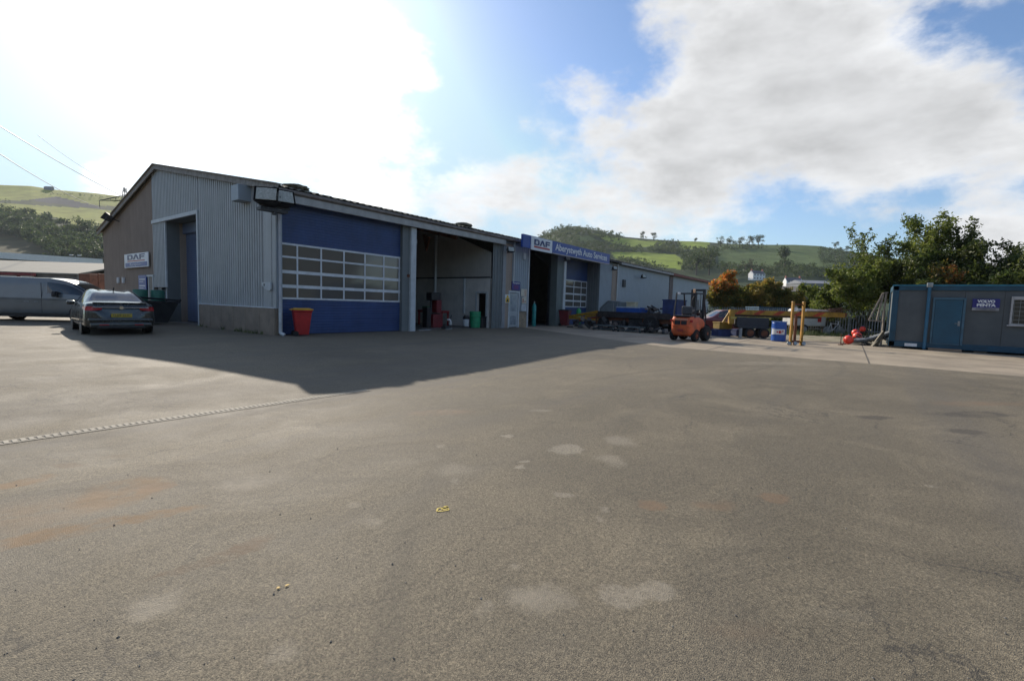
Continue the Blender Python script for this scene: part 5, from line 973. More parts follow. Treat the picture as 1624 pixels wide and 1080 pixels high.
# ================================================================== YARD CLUTTER ON THE RIGHT
# low flatbed trailer in front of the shed, along y
tl = thing('flatbed_trailer', 'dark flatbed trailer loaded with boxes and scrap parked along the workshop front', 'trailer', (20.0, -3.4, 0), R(-90 - 9))
mb = MB(); mb.bbox(.2, 5.4, -1.0, 1.0, .90, 1.04, .02); mb.build('deck', mat('dark_deck', (.06, .04, .035), .8, 0, .3, 3), tl)
mb = MB(); mb.box(.2, 5.3, -.8, -.65, .55, .90); mb.box(.2, 5.3, .65, .8, .55, .90); 
for x in (.5, 1.5, 2.5, 3.5, 4.8): mb.box(x, x + .1, -.65, .65, .68, .8)
mb.build('chassis', rust, tl)
mb = MB(); mb.bar((.3, -.3, .8), (-2.1, 0, .45), .1, .12); mb.bar((.3, .3, .8), (-2.1, 0, .45), .1, .12); mb.build('drawbar', oran2, tl)
mb = MB(); mb.bar((.3, -.95, 1.12), (-2.1, -.9, .72), .12, .16); mb.bar((.3, .95, 1.12), (-2.1, .9, .72), .12, .16); mb.bar((.3, -.95, .60), (-2.1, -.9, .62), .1, .13); mb.bar((-2.0, -.9, .66), (-2.0, .9, .66), .1, .1); mb.bar((-1.0, -.92, .62), (-1.0, -.92, .88), .06, .06); mb.build('ramp_frame', yels, tl)
mb = MB(); mb.box(.16, .26, -1.02, -.9, .2, 1.02); mb.box(.16, .26, .9, 1.02, .2, 1.02); mb.build('stake', rust, tl)
for (x, r_) in ((.75, .40), (4.1, .50)):
    for s in (1, -1): wheel(tl, x, s * .98, r_, .26, s, darkm, 6)
mb = MB(); mb.box(.3, 5.3, -1.03, -1.0, .80, 1.16); mb.build('side_board', mat('side_board_dark', (.035, .028, .026), .8, 0, .4, 4), tl)
mb = MB(); mb.bbox(1.3, 2.3, -.9, .6, .25, .62, .03); mb.bbox(2.5, 3.4, -.85, .6, .2, .8, .03); mb.build('under_box', darkm, tl)
tl2 = tl.matrix_world
bpy.context.view_layer.update(); TM = tl.matrix_world.copy()
def ontl(x, y, z): return tuple(TM @ Vector((x, y, z)))
RZT = R(-98)
t = thing('metal_hopper', 'grey metal hopper with sloping lid on the near end of the flatbed', 'hopper', ontl(.35, 0, 1.04), RZT); mb = MB(); mb.prism([(-.1, 0), (1.35, 0), (1.35, .75), (.55, .78), (-.1, .25)], 1, -.75, .75); mb.build('hopper_body', mat('hopper_grey', (.16, .19, .20), .5, .2, .15, 2), t); mb = MB(); mb.box(.9, .95, -.77, -.75, .05, .7); mb.box(1.2, 1.25, -.77, -.75, .05, .7); mb.bar((-.12, 0, .28), (.52, 0, .82), 1.56, .02); mb.build('hopper_trim', galv, t)
t = thing('plastic_crate', 'bright blue open crate between the hopper and the scrap heap', 'crate', ontl(2.35, -.3, 1.04), RZT); mb = MB(); mb.box(-.8, .8, -.5, .5, 0, .05); mb.box(-.8, .8, -.5, -.46, .05, .42); mb.box(-.8, .8, .46, .5, .05, .42); mb.box(-.8, -.76, -.46, .46, .05, .42); mb.box(.76, .8, -.46, .46, .05, .42); mb.build('crate_body', bluep, t); mb = MB(); mb.bbox(-.84, .84, -.54, -.46, .38, .45, .01); mb.build('crate_rim', mat('pale_rim', (.35, .42, .50), .5), t)
t = thing('cream_box', 'small cream box resting on the blue crate', 'box', ontl(2.3, -.2, 1.47), RZT); mb = MB(); mb.bbox(-.3, .3, -.2, .2, 0, .3, .02); mb.build('box_body', mat('cream_plastic', (.5, .44, .28), .6), t); mb = MB(); mb.bbox(-.32, .32, -.22, .22, .28, .33, .01); mb.build('box_lid', mat('cream_plastic', (.5, .44, .28)), t)
g_ = random.Random(5); scr = MB(); scr2 = MB()
for k in range(46):
    x = g_.uniform(3.0, 4.5); y = g_.uniform(-.8, .8); z = 1.05 + g_.uniform(0, .55) * (1 - abs(x - 3.8) / 1.2); d = Vector((g_.gauss(0, 1), g_.gauss(0, 1), g_.gauss(0, .5))).normalized() * g_.uniform(.15, .5)
    (scr if k % 3 else scr2).bar((x, y, z), (x + d.x, y + d.y, z + abs(d.z) * .6), g_.uniform(.03, .2), g_.uniform(.02, .12))
g2_ = random.Random(9)
for k in range(70):
    x = g2_.uniform(-1.6, 5.6); y = g2_.uniform(-1.5, -1.05); z = g2_.uniform(.02, .55); d = Vector((g2_.gauss(0, 1), g2_.gauss(0, .3), g2_.gauss(0, .6))).normalized() * g2_.uniform(.15, .6)
    (scr if k % 5 else scr2).bar((x, y, z), (x + d.x, y + d.y, max(.02, z + d.z * .6)), g2_.uniform(.03, .25), g2_.uniform(.03, .22))
o = scr.build('scrap_heap', darkm, loc=tl.location, rot=(0, 0, RZT)); tag(o, 'dark mixed scrap metal heaped on and along the flatbed trailer', 'scrap', kind='stuff')
o = scr2.build('scrap_offcuts', mat('offcut_grey', (.17, .14, .12), .6, .2, .4, 6), loc=tl.location, rot=(0, 0, RZT)); tag(o, 'pale metal offcuts mixed into the scrap heap on the flatbed', 'scrap', kind='stuff')
t = thing('steel_bin', 'dark blue square steel bin at the far end of the flatbed', 'bin', ontl(4.95, .1, 1.04), RZT); mb = MB(); mb.bbox(-.45, .45, -.6, .6, 0, .92, .02); mb.build('bin_body', blued2, t); mb = MB(); mb.box(-.48, .48, -.63, .63, .88, .94); mb.build('bin_rim', blued2, t)
for (x, lb) in ((1.5, 'left low steel dolly on the concrete in front of the flatbed'), (3.3, 'right low steel dolly in front of the flatbed')):
    p = TM @ Vector((x, -1.75, 0)); t = thing('steel_dolly', lb, 'dolly', (p.x, p.y, 0), RZT + .05, 'low steel dollies'); mb = MB(); mb.path([(-.7, -.3, .3), (.7, -.3, .3), (.7, .3, .3), (-.7, .3, .3), (-.7, -.3, .3)], .03); mb.path([(-.6, -.3, .3), (-.75, -.35, .08)], .025); mb.path([(.6, -.3, .3), (.75, -.35, .08)], .025); mb.path([(-.75, -.35, .1), (.75, -.35, .1)], .02); mb.build('dolly_frame', mat('dolly_grey', (.10, .13, .13), .5, .3), t)
    for xx in (-.7, .7):
        for yy in (-.33, .3): m_ = MB(); m_.lathe([(.08, -.025), (.08, .025)], 12, Matrix.Translation((xx, yy, .08)) @ Matrix.Rotation(R(90), 4, 'X')); m_.build('castor', rubber, t)
# red car-like vehicle between forklift and beam trailer
S2 = [st(-.02, .34, .66, .55, .66, .74, .02, .55, .82, .84), st(.10, .34, .83, .58, .80, .90, .12, .66, 1.0, 1.02), st(.35, .32, .86, .62, .84, .95, .62, .58, 1.34, 1.37), st(1.1, .30, .87, .62, .86, .95, 1.2, .58, 1.42, 1.45), st(1.9, .30, .87, .60, .86, .94, 1.8, .58, 1.40, 1.44), st(2.8, .30, .86, .60, .85, .92, 2.55, .62, 1.03, 1.06), st(3.4, .31, .82, .56, .78, .82, 3.35, .55, .88, .92), st(3.75, .33, .66, .50, .60, .60, 3.7, .4, .66, .68)]
rc = thing('parked_hatchback', 'dark red hatchback half hidden behind the forklift', 'car', tuple(AT(1182, 530, 29.5)[:2]) + (0,), R(129)); g2 = body_grid(S2, 6); nv2 = g2.shape[1]; nh2 = (nv2 - 1) // 2
def rsel(i, j):
    jj = j if j < nh2 else nv2 - 2 - j; u = i / 6; vv = jj / 6
    if 1.1 <= u < 2.0 and vv >= 5.0: return 'rear_window'
    if 4.1 <= u < 4.9 and vv >= 5.0: return 'windscreen'
    if 2.1 <= u < 4.3 and 4.1 <= vv < 4.9: return 'side_glass' if j < nh2 else 'side_glass2'
    return 'body'
grid_parts(g2, rsel, {'body': mat('dull_red_paint', (.15, .02, .02), .35, .1, .12, 2, coat=.5), 'rear_window': carg, 'windscreen': carg, 'side_glass': carg, 'side_glass2': carg}, rc)
for (x, s) in ((.65, 1), (.65, -1), (2.95, 1), (2.95, -1)): wheel(rc, x, s * .80, .29, .18, s)
mb = MB(); mb.box(.3, 3.4, -.7, .7, .18, .3); mb.build('underbody', blackp, rc)
def onG(px, py): P = G(px, py); return (float(P[0]), float(P[1]), 0)
for (px, m_, lb, z0_) in ((1143, blued2, 'left dark blue crate stacked under the beam trailer', 0), (1172, blued2, 'right dark blue crate beside the first under the beam trailer', 0), (1145, mat('dull_yellow', (.22, .14, .015), .6), 'yellow crate standing on the left dark blue crate', .41)):
    P = G(px, 533); t = thing('stacking_crate', lb, 'crate', (P[0], P[1], z0_), R(-42), 'crates under the beam trailer'); mb = MB(); mb.bbox(-.40, .40, -.3, .3, 0, .37, .015); mb.build('crate_body', m_, t); mb = MB(); mb.box(-.42, .42, -.33, .33, .33, .39); mb.build('crate_rim', m_, t)
# beam trailer: long chevron-marked beam carried on a bogie and a pair of yellow posts
A = AT(1158, 495, 26.0); B = AT(1338, 503, 25.0); bx = Vector((B[0] - A[0], B[1] - A[1], 0)); LB = bx.length; rzb = math.atan2(bx.y, bx.x)
zb = 1.50
btr = thing('beam_trailer', 'long yellow beam with red chevrons carried on a dark trailer bogie', 'trailer', (A[0], A[1], 0), rzb)
mb = MB(); mb.box(0, LB, -.12, .12, zb - .25, zb); mb.box(0, LB, -.9, -.88 + .12, zb - .05, zb) if False else None; bo = mb.build('beam', yels, btr)
mb = MB(); k = 0; x = .15
while x < LB - .9:
    mb.add([(x, -.124, zb - .24), (x + .32, -.124, zb - .24), (x + .66, -.124, zb - .01), (x + .34, -.124, zb - .01)], [(0, 1, 2, 3)]); x += .98
mb.build('chevron', oran2, bo)
mb = MB(); mb.box(.0, LB * .36, -.2, -.13, zb - .50, zb - .38); mb.box(LB * .15, LB * .17, -.18, -.14, zb - .6, zb - .36); mb.box(LB * .3, LB * .32, -.18, -.14, zb - .6, zb - .36); mb.build('guard_rail', mat('pale_yellow', (.5, .38, .08), .5, 0, .2, 4), btr)
mb = MB(); mb.box(LB - .75, LB + .1, -.10, .10, zb - .2, zb - .02); mb.build('beam_end', rust, btr)
mb = MB(); mb.box(-.05, .2, -.18, .18, .72, zb - .02); mb.bar((.0, 0, zb - .1), (-.35, 0, .75), .1, .1); mb.build('end_bracket', yels, btr)
mb = MB(); mb.bbox(.3, 1.9, -.35, .45, .60, 1.10, .02); mb.box(.3, LB - 1, .3, .4, zb - .36, zb - .22); mb.build('equipment_box', mat('dark_box', (.03, .033, .04), .6), btr)
mb = MB(); mb.box(.35, 1.9, -.45, .45, .52, .62); mb.box(.42, .52, -.4, -.3, 0, .55); mb.build('bogie_frame', darkm, btr)
for x in (.95, 1.65):
    for s in (1, -1): wheel(btr, x, s * .45, .27, .18, s, rust, 5)
mb = MB(); mb.box(.42, .56, -.44, -.36, .0, .5); mb.build('landing_leg', galv, btr)
tmb = Matrix.Translation((A[0], A[1], 0)) @ Matrix.Rotation(rzb, 4, 'Z')
def onb(x, y, z): p = tmb @ Vector((x, y, z)); return (p.x, p.y, p.z)
# posts frame
P1 = G(1253, 547); P2 = G(1270, 547.5); pf = thing('post_frame', 'upright yellow two-post frame crossing in front of the beam', 'frame', (P1[0], P1[1], 0), math.atan2(P2[1] - P1[1], P2[0] - P1[0])); Lp = float(np.hypot(*(P2 - P1)[:2]))
for x in (0, Lp): mb = MB(); mb.box(x - .045, x + .045, -.05, .05, 0, 1.88); mb.bbox(x - .055, x + .055, -.06, .06, 1.86, 1.92, .02); mb.build('post', mat('post_yellow', (.36, .18, .02), .55, 0, .2, 5), pf)
mb = MB(); mb.box(.05, Lp - .05, .0, .05, 1.76, 1.82); mb.box(.05, Lp - .05, .02, .06, .12, .2); mb.tube((Lp * .5, .1, 0), (Lp * .5, .1, 1.3), .06); mb.build('cross_bar', rust, pf)
for x in (-.12, Lp * .35, Lp + .06): m_ = MB(); m_.lathe([(.08, -.03), (.08, .03)], 14, Matrix.Translation((x, -.1, .08)) @ Matrix.Rotation(R(70), 4, 'X')); m_.build('roller', galv, pf)
# pipes and buckets on the beam
t = thing('plastic_pipe', 'pale plastic pipe lying on the right end of the beam', 'pipe', onb(LB * .66, 0, zb + .06), rzb); mb = MB(); mb.tube((0, 0, 0), (1.5, .02, .02), .055, n=14); mb.build('pipe_length', mat('pale_pink_pipe', (.48, .38, .32), .5), t); mb = MB(); mb.tube((-.06, 0, 0), (.08, 0, 0), .075, n=14); mb.build('collar', white, t)
t = thing('wood_offcuts', 'brown timber and scrap piled on the far right of the beam', 'timber', onb(LB * .86, 0, zb), rzb); mb = MB(); [mb.bar((random.uniform(-.1, .2), random.uniform(-.1, .1), .03 + k * .03), (random.uniform(.6, 1.0), random.uniform(-.1, .1), .05 + k * .04), .1, .03) for k in range(6)]; mb.build('timber_pieces', mat('brown_timber', (.13, .06, .035), .8, 0, .3, 6), t)
t = thing('white_bucket', 'small white bucket on the beam behind the yellow posts', 'bucket', onb(LB * .575, 0, zb), rzb); mb = MB(); mb.lathe([(.09, 0), (.12, .2), (.13, .2), (.13, .23)], 16); mb.build('bucket_body', white, t, smooth=30); mb = MB(); mb.path([(-.12, 0, .2), (-.08, 0, .3), (.08, 0, .3), (.12, 0, .2)], .008); mb.build('handle', galv, t)
# blue drum with label
P = G(1234, 541); t = thing('blue_drum', 'large blue drum with a white and red label standing on the concrete', 'drum', (P[0], P[1], 0), R(195)); mb = MB(); pr = [(.30, 0), (.33, .03), (.33, .30), (.345, .32), (.33, .34), (.33, .60), (.345, .62), (.33, .64), (.33, .90), (.30, .95)]; mb.lathe(pr, 32); mb.build('drum_body', bluep, t, smooth=30); mb = MB(); mb.lathe([(.32, .92), (.345, .95), (.345, .98), (.30, .98)], 32); mb.build('drum_rim', mat('rim_blue', (.06, .16, .45), .35), t)
def arc(mb, r_, a0, a1, z0, z1, n_=12):
    v = []; 
    for i in range(n_ + 1): a = a0 + (a1 - a0) * i / n_; v += [(r_ * math.cos(a), r_ * math.sin(a), z0), (r_ * math.cos(a), r_ * math.sin(a), z1)]
    mb.add(v, [(2 * i, 2 * i + 2, 2 * i + 3, 2 * i + 1) for i in range(n_)]); return mb
arc(MB(), .348, -1.2, .7, .34, .60).build('label', signw, t); m_ = MB(); arc(m_, .351, -.15, .15, .39, .53, 4); arc(m_, .351, .22, .3, .39, .53, 2); arc(m_, .351, .3, .5, .48, .53, 3); arc(m_, .351, -.4, -.22, .42, .5, 3); m_.build('label_mark', signr, t)
# white vehicle, blue container and bicycle behind
P = AT(1270, 520, 33); t = thing('white_trailer', 'small white box trailer with a red badge behind the yellow posts', 'trailer', (P[0], P[1], 0), R(-53)); mb = MB(); mb.bbox(-1.0, 1.35, -.6, .6, .55, 1.25, .08); mb.bbox(-.7, 1.2, -.55, .55, 1.2, 1.72, .12); mb.build('trailer_body', mat('dirty_white', (.50, .50, .47), .5, 0, .1, 2), t)
mb = MB(); mb.box(.75, 1.0, -.612, -.602, .85, 1.2); mb.build('red_badge', signr, t); mb = MB(); mb.box(-.5, 1.0, -.57, -.553, 1.35, 1.6); mb.build('side_window', carg, t)
for s in (1, -1): wheel(t, -.2, s * .58, .33, .18, s)
P = AT(1322, 524, 32); bk = thing('bicycle', 'small bicycle leaning at the palisade fence beside the white trailer', 'bicycle', (P[0], P[1], 0), R(-50)); 
for x in (-.45, .45):
    m_ = MB(); m_.lathe([(.27, -.015), (.30, -.015), (.30, .015), (.27, .015)], 28, Matrix.Translation((x, 0, .3)) @ Matrix.Rotation(R(90), 4, 'X')); 
    for k in range(10): a = k * .628; m_.tube((x, 0, .3), (x + .27 * math.cos(a), 0, .3 + .27 * math.sin(a)), .003, n=4)
    m_.build('wheel', galv, bk)
mb = MB(); mb.path([(-.45, 0, .3), (-.1, 0, .32), (.32, 0, .78), (-.22, 0, .78), (-.45, 0, .3)], .02); mb.path([(-.1, 0, .32), (-.24, 0, .86)], .018); mb.path([(.45, 0, .3), (.30, 0, .92)], .018); mb.build('bike_frame', white, bk); mb = MB(); mb.bbox(-.34, -.12, -.06, .06, .86, .92, .02); mb.build('saddle', blackp, bk); mb = MB(); mb.path([(.28, -.22, .95), (.30, 0, .92), (.28, .22, .95)], .015); mb.build('handlebar', white, bk)
P = AT(1225, 520, 39); t = thing('shipping_container', 'faded blue container standing behind the palisade fence', 'container', (P[0], P[1], 0), R(-53)); mb = MB(); corrwall(mb, 1, 0, -1, corr(-1.2, 5.2, .15, 1.75, .28, .04)); mb.box(-1.2, 5.2, .01, 2.2, .15, 1.75); mb.build('container_wall', mat('container_blue', (.03, .10, .17), .6, 0, .2, 1.5), t); mb = MB(); mb.box(-1.25, 5.25, -.05, 2.25, 1.75, 1.85); mb.box(-1.25, 5.25, -.05, 2.25, .05, .15); mb.build('container_frame', mat('container_blue', (.03, .10, .17)), t)
P = AT(1180, 505, 46); t = thing('gas_cage', 'white cage of bottles and a blue box behind the fence', 'cage', (P[0], P[1], 0), R(-53)); mb = MB(); [mb.tube((-.9 + k * .28, 0, 1.4), (-.9 + k * .28, 0, 2.1), .09) for k in range(6)]; mb.box(-1.1, .9, -.2, .2, 0, 1.4); mb.build('bottle_row', white, t); mb = MB(); mb.bbox(.8, 1.6, -.3, .3, 0, 2.15, .05); mb.build('blue_box', bluep, t)
# --- buoys, dinghy and timber by the cabin
buoym = mat('fluorescent_buoy', (0.80, 0.055, 0.03), 0.4, 0, 0.1, 6)
for (px, py, r_, z0_, lb) in ((1345, 546, .215, 0, 'nearest orange-red buoy on the concrete edge'), (1359, 543, .21, .10, 'orange-red buoy second from the left, raised on the heap'), (1356, 538, .20, .18, 'orange buoy partly behind the second one'), (1367, 535, .17, .36, 'flattened red buoy on top of the heap')):
    P = G(px, py); t = thing('mooring_buoy', lb, 'buoy', (P[0], P[1], z0_), random.uniform(0, 6), 'orange mooring buoys'); mb = MB(); pr = [(r_ * math.sin(a) * 1.0, r_ - r_ * math.cos(a)) for a in np.linspace(.06, 3.0, 15)]; mb.lathe(pr, 24); o = mb.build('buoy_ball', buoym, t, smooth=True); mb = MB(); mb.tube((0, 0, 2 * r_ - .02), (0, 0, 2 * r_ + .06), .04, .03); mb.build('rope_eye', mat('buoy_eye', (.05, .06, .2), .5), t)
P = G(1385, 549); dg_ = thing('inflatable_dinghy', 'tilted grey inflatable dinghy among the buoys beside the cabin', 'dinghy', (P[0] + 1.0, P[1] + .0, .16), R(-92)); mb = MB()
pts = [(-.75, -.42, 0), (-.25, -.46, .10), (.35, -.36, .34), (.62, 0, .48), (.35, .36, .34), (-.25, .46, .10), (-.75, .42, 0)]
pts = [tuple(p) for p in catmull(np.array(pts), 6)]; mb.path(pts, .11, 12); mb.build('hull_tube', mat('grey_hypalon', (.16, .17, .17), .5, 0, .2, 4), dg_, smooth=50); mb = MB(); mb.add([(-.75, -.38, -.02), (.3, -.3, .28), (.5, 0, .38), (.3, .3, .28), (-.75, .38, -.02)], [(0, 1, 2, 3, 4)]); mb.build('floor', blackp, dg_); mb = MB(); mb.path([(p[0], p[1] - .1 if p[1] < 0 else p[1] + .1, p[2] + .06) for p in pts[2:-2]], .018, 6); mb.build('rub_strake', white, dg_)
bh = MB(); 
for k in range(26): c = Vector((P[0] + .5 + random.uniform(-.2, .9), P[1] + random.uniform(-.55, .75), random.uniform(.02, .45))); d = Vector((random.gauss(0, 1), random.gauss(0, 1), random.gauss(0, .5))).normalized() * random.uniform(.1, .45); bh.bar(c, c + d, random.uniform(.03, .2), random.uniform(.02, .12))
tag(bh.build('rubbish_heap', mat('dark_rubbish', (.05, .055, .05), .7, 0, .4, 5)), 'dark heap of mixed rubbish behind the dinghy', 'rubbish', kind='stuff')
for (px, py, L_, lb) in ((1333, 547, .5, 'short rusty stake left of the buoys'), (1338, 546, .42, 'second rusty stake nearer the buoys')):
    P = G(px, py); t = thing('rusty_stake', lb, 'stake', (P[0], P[1], 0), 0, 'rusty stakes'); mb = MB(); mb.tube((0, 0, 0), (0, 0, L_), .018); mb.build('stake_rod', rust, t); mb = MB(); mb.box(-.12, .12, -.1, .1, 0, .03); mb.build('foot_plate', rust, t)
bl = thing('wooden_trestle', 'old wooden trestle frame leaning high against the cabin end', 'trestle', (18.9, -18.12, 0)); mb = MB()
def lean(a, b_): mb.bar((0, a[0], a[1]), (0.05, b_[0], b_[1]), .05, .06)
lean((.62, 1.18), (.18, 2.45)); lean((.32, 1.2), (.16, 2.45)); lean((.62, 1.18), (.1, 1.15)); lean((.10, 1.1), (.06, 2.48)); lean((.18, 2.45), (.0, 2.48)); mb.build('trestle_frame', woodm, bl); mb = MB(); mb.bar((.1, .1, .0), (.12, .08, 1.15), .06, .06); mb.build('prop', woodm, bl)
bl = thing('leaning_planks', 'broken planks leaning against the foot of the cabin', 'planks', (18.6, -18.12, 0)); mb = MB(); [mb.bar((random.uniform(-.3, .3), random.uniform(.25, .5), 0), (random.uniform(-.1, .2), .06, random.uniform(.5, .95)), .14, .03) for _ in range(6)]; mb.build('plank_bundle', mat('pale_plank', (.17, .15, .11), .8, 0, .25, 5), bl)
# ================================================================== FAR LEFT
def shedbox(name, label, A, B, h, depth_dir, roofm, wallm, rise=1.6, dpt=10.0, over=.4):
    A = Vector((A[0], A[1], 0)); B = Vector((B[0], B[1], 0)); L_ = (B - A).length; rz = math.atan2(B.y - A.y, B.x - A.x); t = thing(name, label, 'building', A, rz)
    mb = MB(); mb.box(0, L_, 0, dpt, 0, h); mb.build('wall', wallm, t)
    mb = MB(); mb.prism([(-over, h - .05), (dpt / 2, h + rise), (dpt + over, h - .05), (dpt + over, h + .1), (dpt / 2, h + rise + .18), (-over, h + .1)], 0, -over, L_ + over); mb.build('roof', roofm, t); return t, L_
roofg = mat('pale_asbestos_roof', (.27, .25, .205), .9, 0, .12, .8, streak=.3)
A = AT(-220, 480, 52); B = AT(124, 480, 52)
t, L_ = shedbox('low_store', 'long low store with pale sheeted roof across the road on the left', A, B, 3.25, 1, roofg, mat('pale_grey_wall', (.24, .22, .20), .9, 0, .2, 1), 1.55, 14)
mb = MB(); mb.box(-.1, L_ * .82, -.62, -.42, 2.75, 3.2); mb.build('cream_fascia', mat('cream_fascia', (.38, .33, .26), .7, 0, .1), t)
mb = MB(); [mb.box(L_ * k, L_ * k + .4, -.06, 0, 0, 3.1) for k in (.2, .4, .6, .8)]; mb.build('wall_post', darkm, t)
t = thing('red_gantry', 'dark red steel gantry beam standing in front of the low store', 'gantry', tuple(AT(-30, 480, 40)[:2]) + (0,), R(-53)); mb = MB(); mb.box(0, 4.6, -.15, .15, 2.6, 2.85); mb.build('gantry_beam', mat('oxide_red', (.17, .03, .03), .7, 0, .2, 2), t); mb = MB(); mb.bar((3.2, 0, 2.6), (4.0, 0, 2.0), .15, .15); mb.bar((.6, 0, 2.6), (.6, 0, 0), .2, .2); mb.bar((4.0, 0, 2.3), (4.0, 0, 0), .2, .2); mb.build('gantry_leg', mat('oxide_red', (.17, .03, .03)), t)
A = AT(-150, 480, 65.5); B = AT(161, 480, 80)
t, L_ = shedbox('long_warehouse', 'long grey warehouse with a white fascia behind the low store', A, B, 6.6, 1, mat('white_sheet_roof', (.62, .62, .58), .6, 0, .05), mat('grey_warehouse_wall', (.17, .20, .23), .6, 0, .1), .8, 24, .2)
mb = MB(); mb.box(-.2, L_ + .3, -.6, -.05, 6.0, 6.95); mb.build('white_fascia', mat('bright_fascia', (.72, .72, .68), .5, 0, .04), t)
mb = MB(); mb.box(L_ - .3, L_ + .02, -.12, -.01, 0, 6.0); mb.build('corner_trim', white, t)
P = AT(150, 480, 42); 
for k, (dx, h_, lb) in enumerate(((-.6, 2.9, 'left tall rusty steel crate stack by the gable corner'), (.35, 3.0, 'right tall rusty steel crate stack by the gable corner'))):
    p = AT(150 + dx * 14, 480, 40 + k); t = thing('steel_stillage', lb, 'stillage', (p[0], p[1], 0), R(-50), 'rusty stillages beside the gable'); mb = MB(); mb.bbox(-.45, .45, -.4, .4, 1.5, h_, .03); mb.box(-.5, .5, -.45, .45, 0, 1.5); mb.build('stillage_body', mat('brown_rust_box', (.20, .085, .05), .8, 0, .25, 3), t); mb = MB(); mb.box(-.52, .52, -.47, -.44, 1.48, 1.56); mb.box(-.52, .52, -.47, -.44, .7, .78); mb.build('band', rust, t)
p = AT(141, 470, 37); t = thing('timber_stack', 'low stack of orange-brown timber left of the gable', 'timber', (p[0], p[1], 0), R(-50)); mb = MB(); [mb.box(-1.6 + random.uniform(-.2, .2), 1.2 + random.uniform(-.2, .2), -.4, .4, z, z + .12) for z in np.arange(.1, 1.7, .2)]; mb.build('boards', mat('orange_timber', (.30, .15, .07), .8, 0, .25, 4), t)
# lamp post and pylon
p = AT(122, 470, 110); t = thing('street_lamp', 'tall twin-headed lamp post against the dark wood on the left', 'street lamp', (p[0], p[1], 0), R(-50)); mb = MB(); mb.tube((0, 0, 0), (0, 0, 9.6), .12, .07, 8); mb.build('pole', galv, t); mb = MB(); mb.bar((-.9, 0, 9.7), (.9, 0, 9.7), .06, .06); mb.build('crossarm', galv, t)
for s in (-1, 1): m_ = MB(); m_.bbox(s * .9 - .35, s * .9 + .35, -.15, .15, 9.65, 9.85, .04); m_.build('lamp_head', white, t)
p = AT(203, 470, 150); py_ = thing('electricity_pylon', 'lattice pylon whose cross-arm shows above the gable roof on the left', 'pylon', (p[0], p[1], 0), R(-60)); mb = MB()
HP = 34.2
for z0_, z1_, w0_, w1_ in ((0, 15, 2.6, 1.5), (15, 26, 1.5, .8), (26, HP, .8, .25)):
    for sx, sy in ((-1, -1), (1, -1), (1, 1), (-1, 1)): mb.tube((sx * w0_, sy * w0_, z0_), (sx * w1_, sy * w1_, z1_), .1, n=6)
    m = 4
    for k in range(m):
        a = k / m; b_ = (k + 1) / m; wa_ = w0_ + (w1_ - w0_) * a; wb_ = w0_ + (w1_ - w0_) * b_; za = z0_ + (z1_ - z0_) * a; zc = z0_ + (z1_ - z0_) * b_
        mb.tube((-wa_, -wa_, za), (wb_, -wb_, zc), .06, n=5); mb.tube((wa_, -wa_, za), (-wb_, -wb_, zc), .06, n=5); mb.tube((-wa_, wa_, za), (wb_, wb_, zc), .06, n=5); mb.tube((wa_, wa_, za), (-wb_, wb_, zc), .06, n=5)
py_m = galv; mb.build('lattice_tower', darkm, py_)
mb = MB(); za = 30.2
for s in (-1, 1):
    for y in (-.5, .5):
        mb.tube((0, y, za + 1.6), (s * 9.0, 0, za), .09, n=6); mb.tube((0, y, za), (s * 9.0, 0, za), .09, n=6)
    for k in range(1, 5): mb.tube((s * 1.8 * k, .5 - .1 * k, za), (s * 1.8 * (k - .5), -.4, za + 1.6 - .3 * k), .05, n=5)
    mb.tube((s * 9, 0, za), (s * 9, 0, za - 2.0), .08, n=6)
mb.build('cross_arm', darkm, py_)
bpy.context.view_layer.update(); pm_ = py_.matrix_world
wirem = mat('cable', (.10, .10, .11), .5)
for (s, q, lb) in ((-1, (-60, 205, 55), 'lower-left overhead cable running to the pylon'), (1, (-60, 163, 50), 'upper overhead cable running to the pylon'), (0, (60, 215, 80), 'thin earth wire meeting the pylon top')):
    a = pm_ @ Vector((s * 9.0, 0, za - 2.0 if s else HP)); b_ = Vector(AT(*q)); pts = []
    for k in range(25): t_k = k / 24; p = a.lerp(b_, t_k); p.z -= 1.2 * 4 * t_k * (1 - t_k); pts.append(p)
    m_ = MB(); m_.path(pts, .06 if s else .045, 5); tag(m_.build('overhead_cable', wirem), lb, 'cable', 'overhead cables')
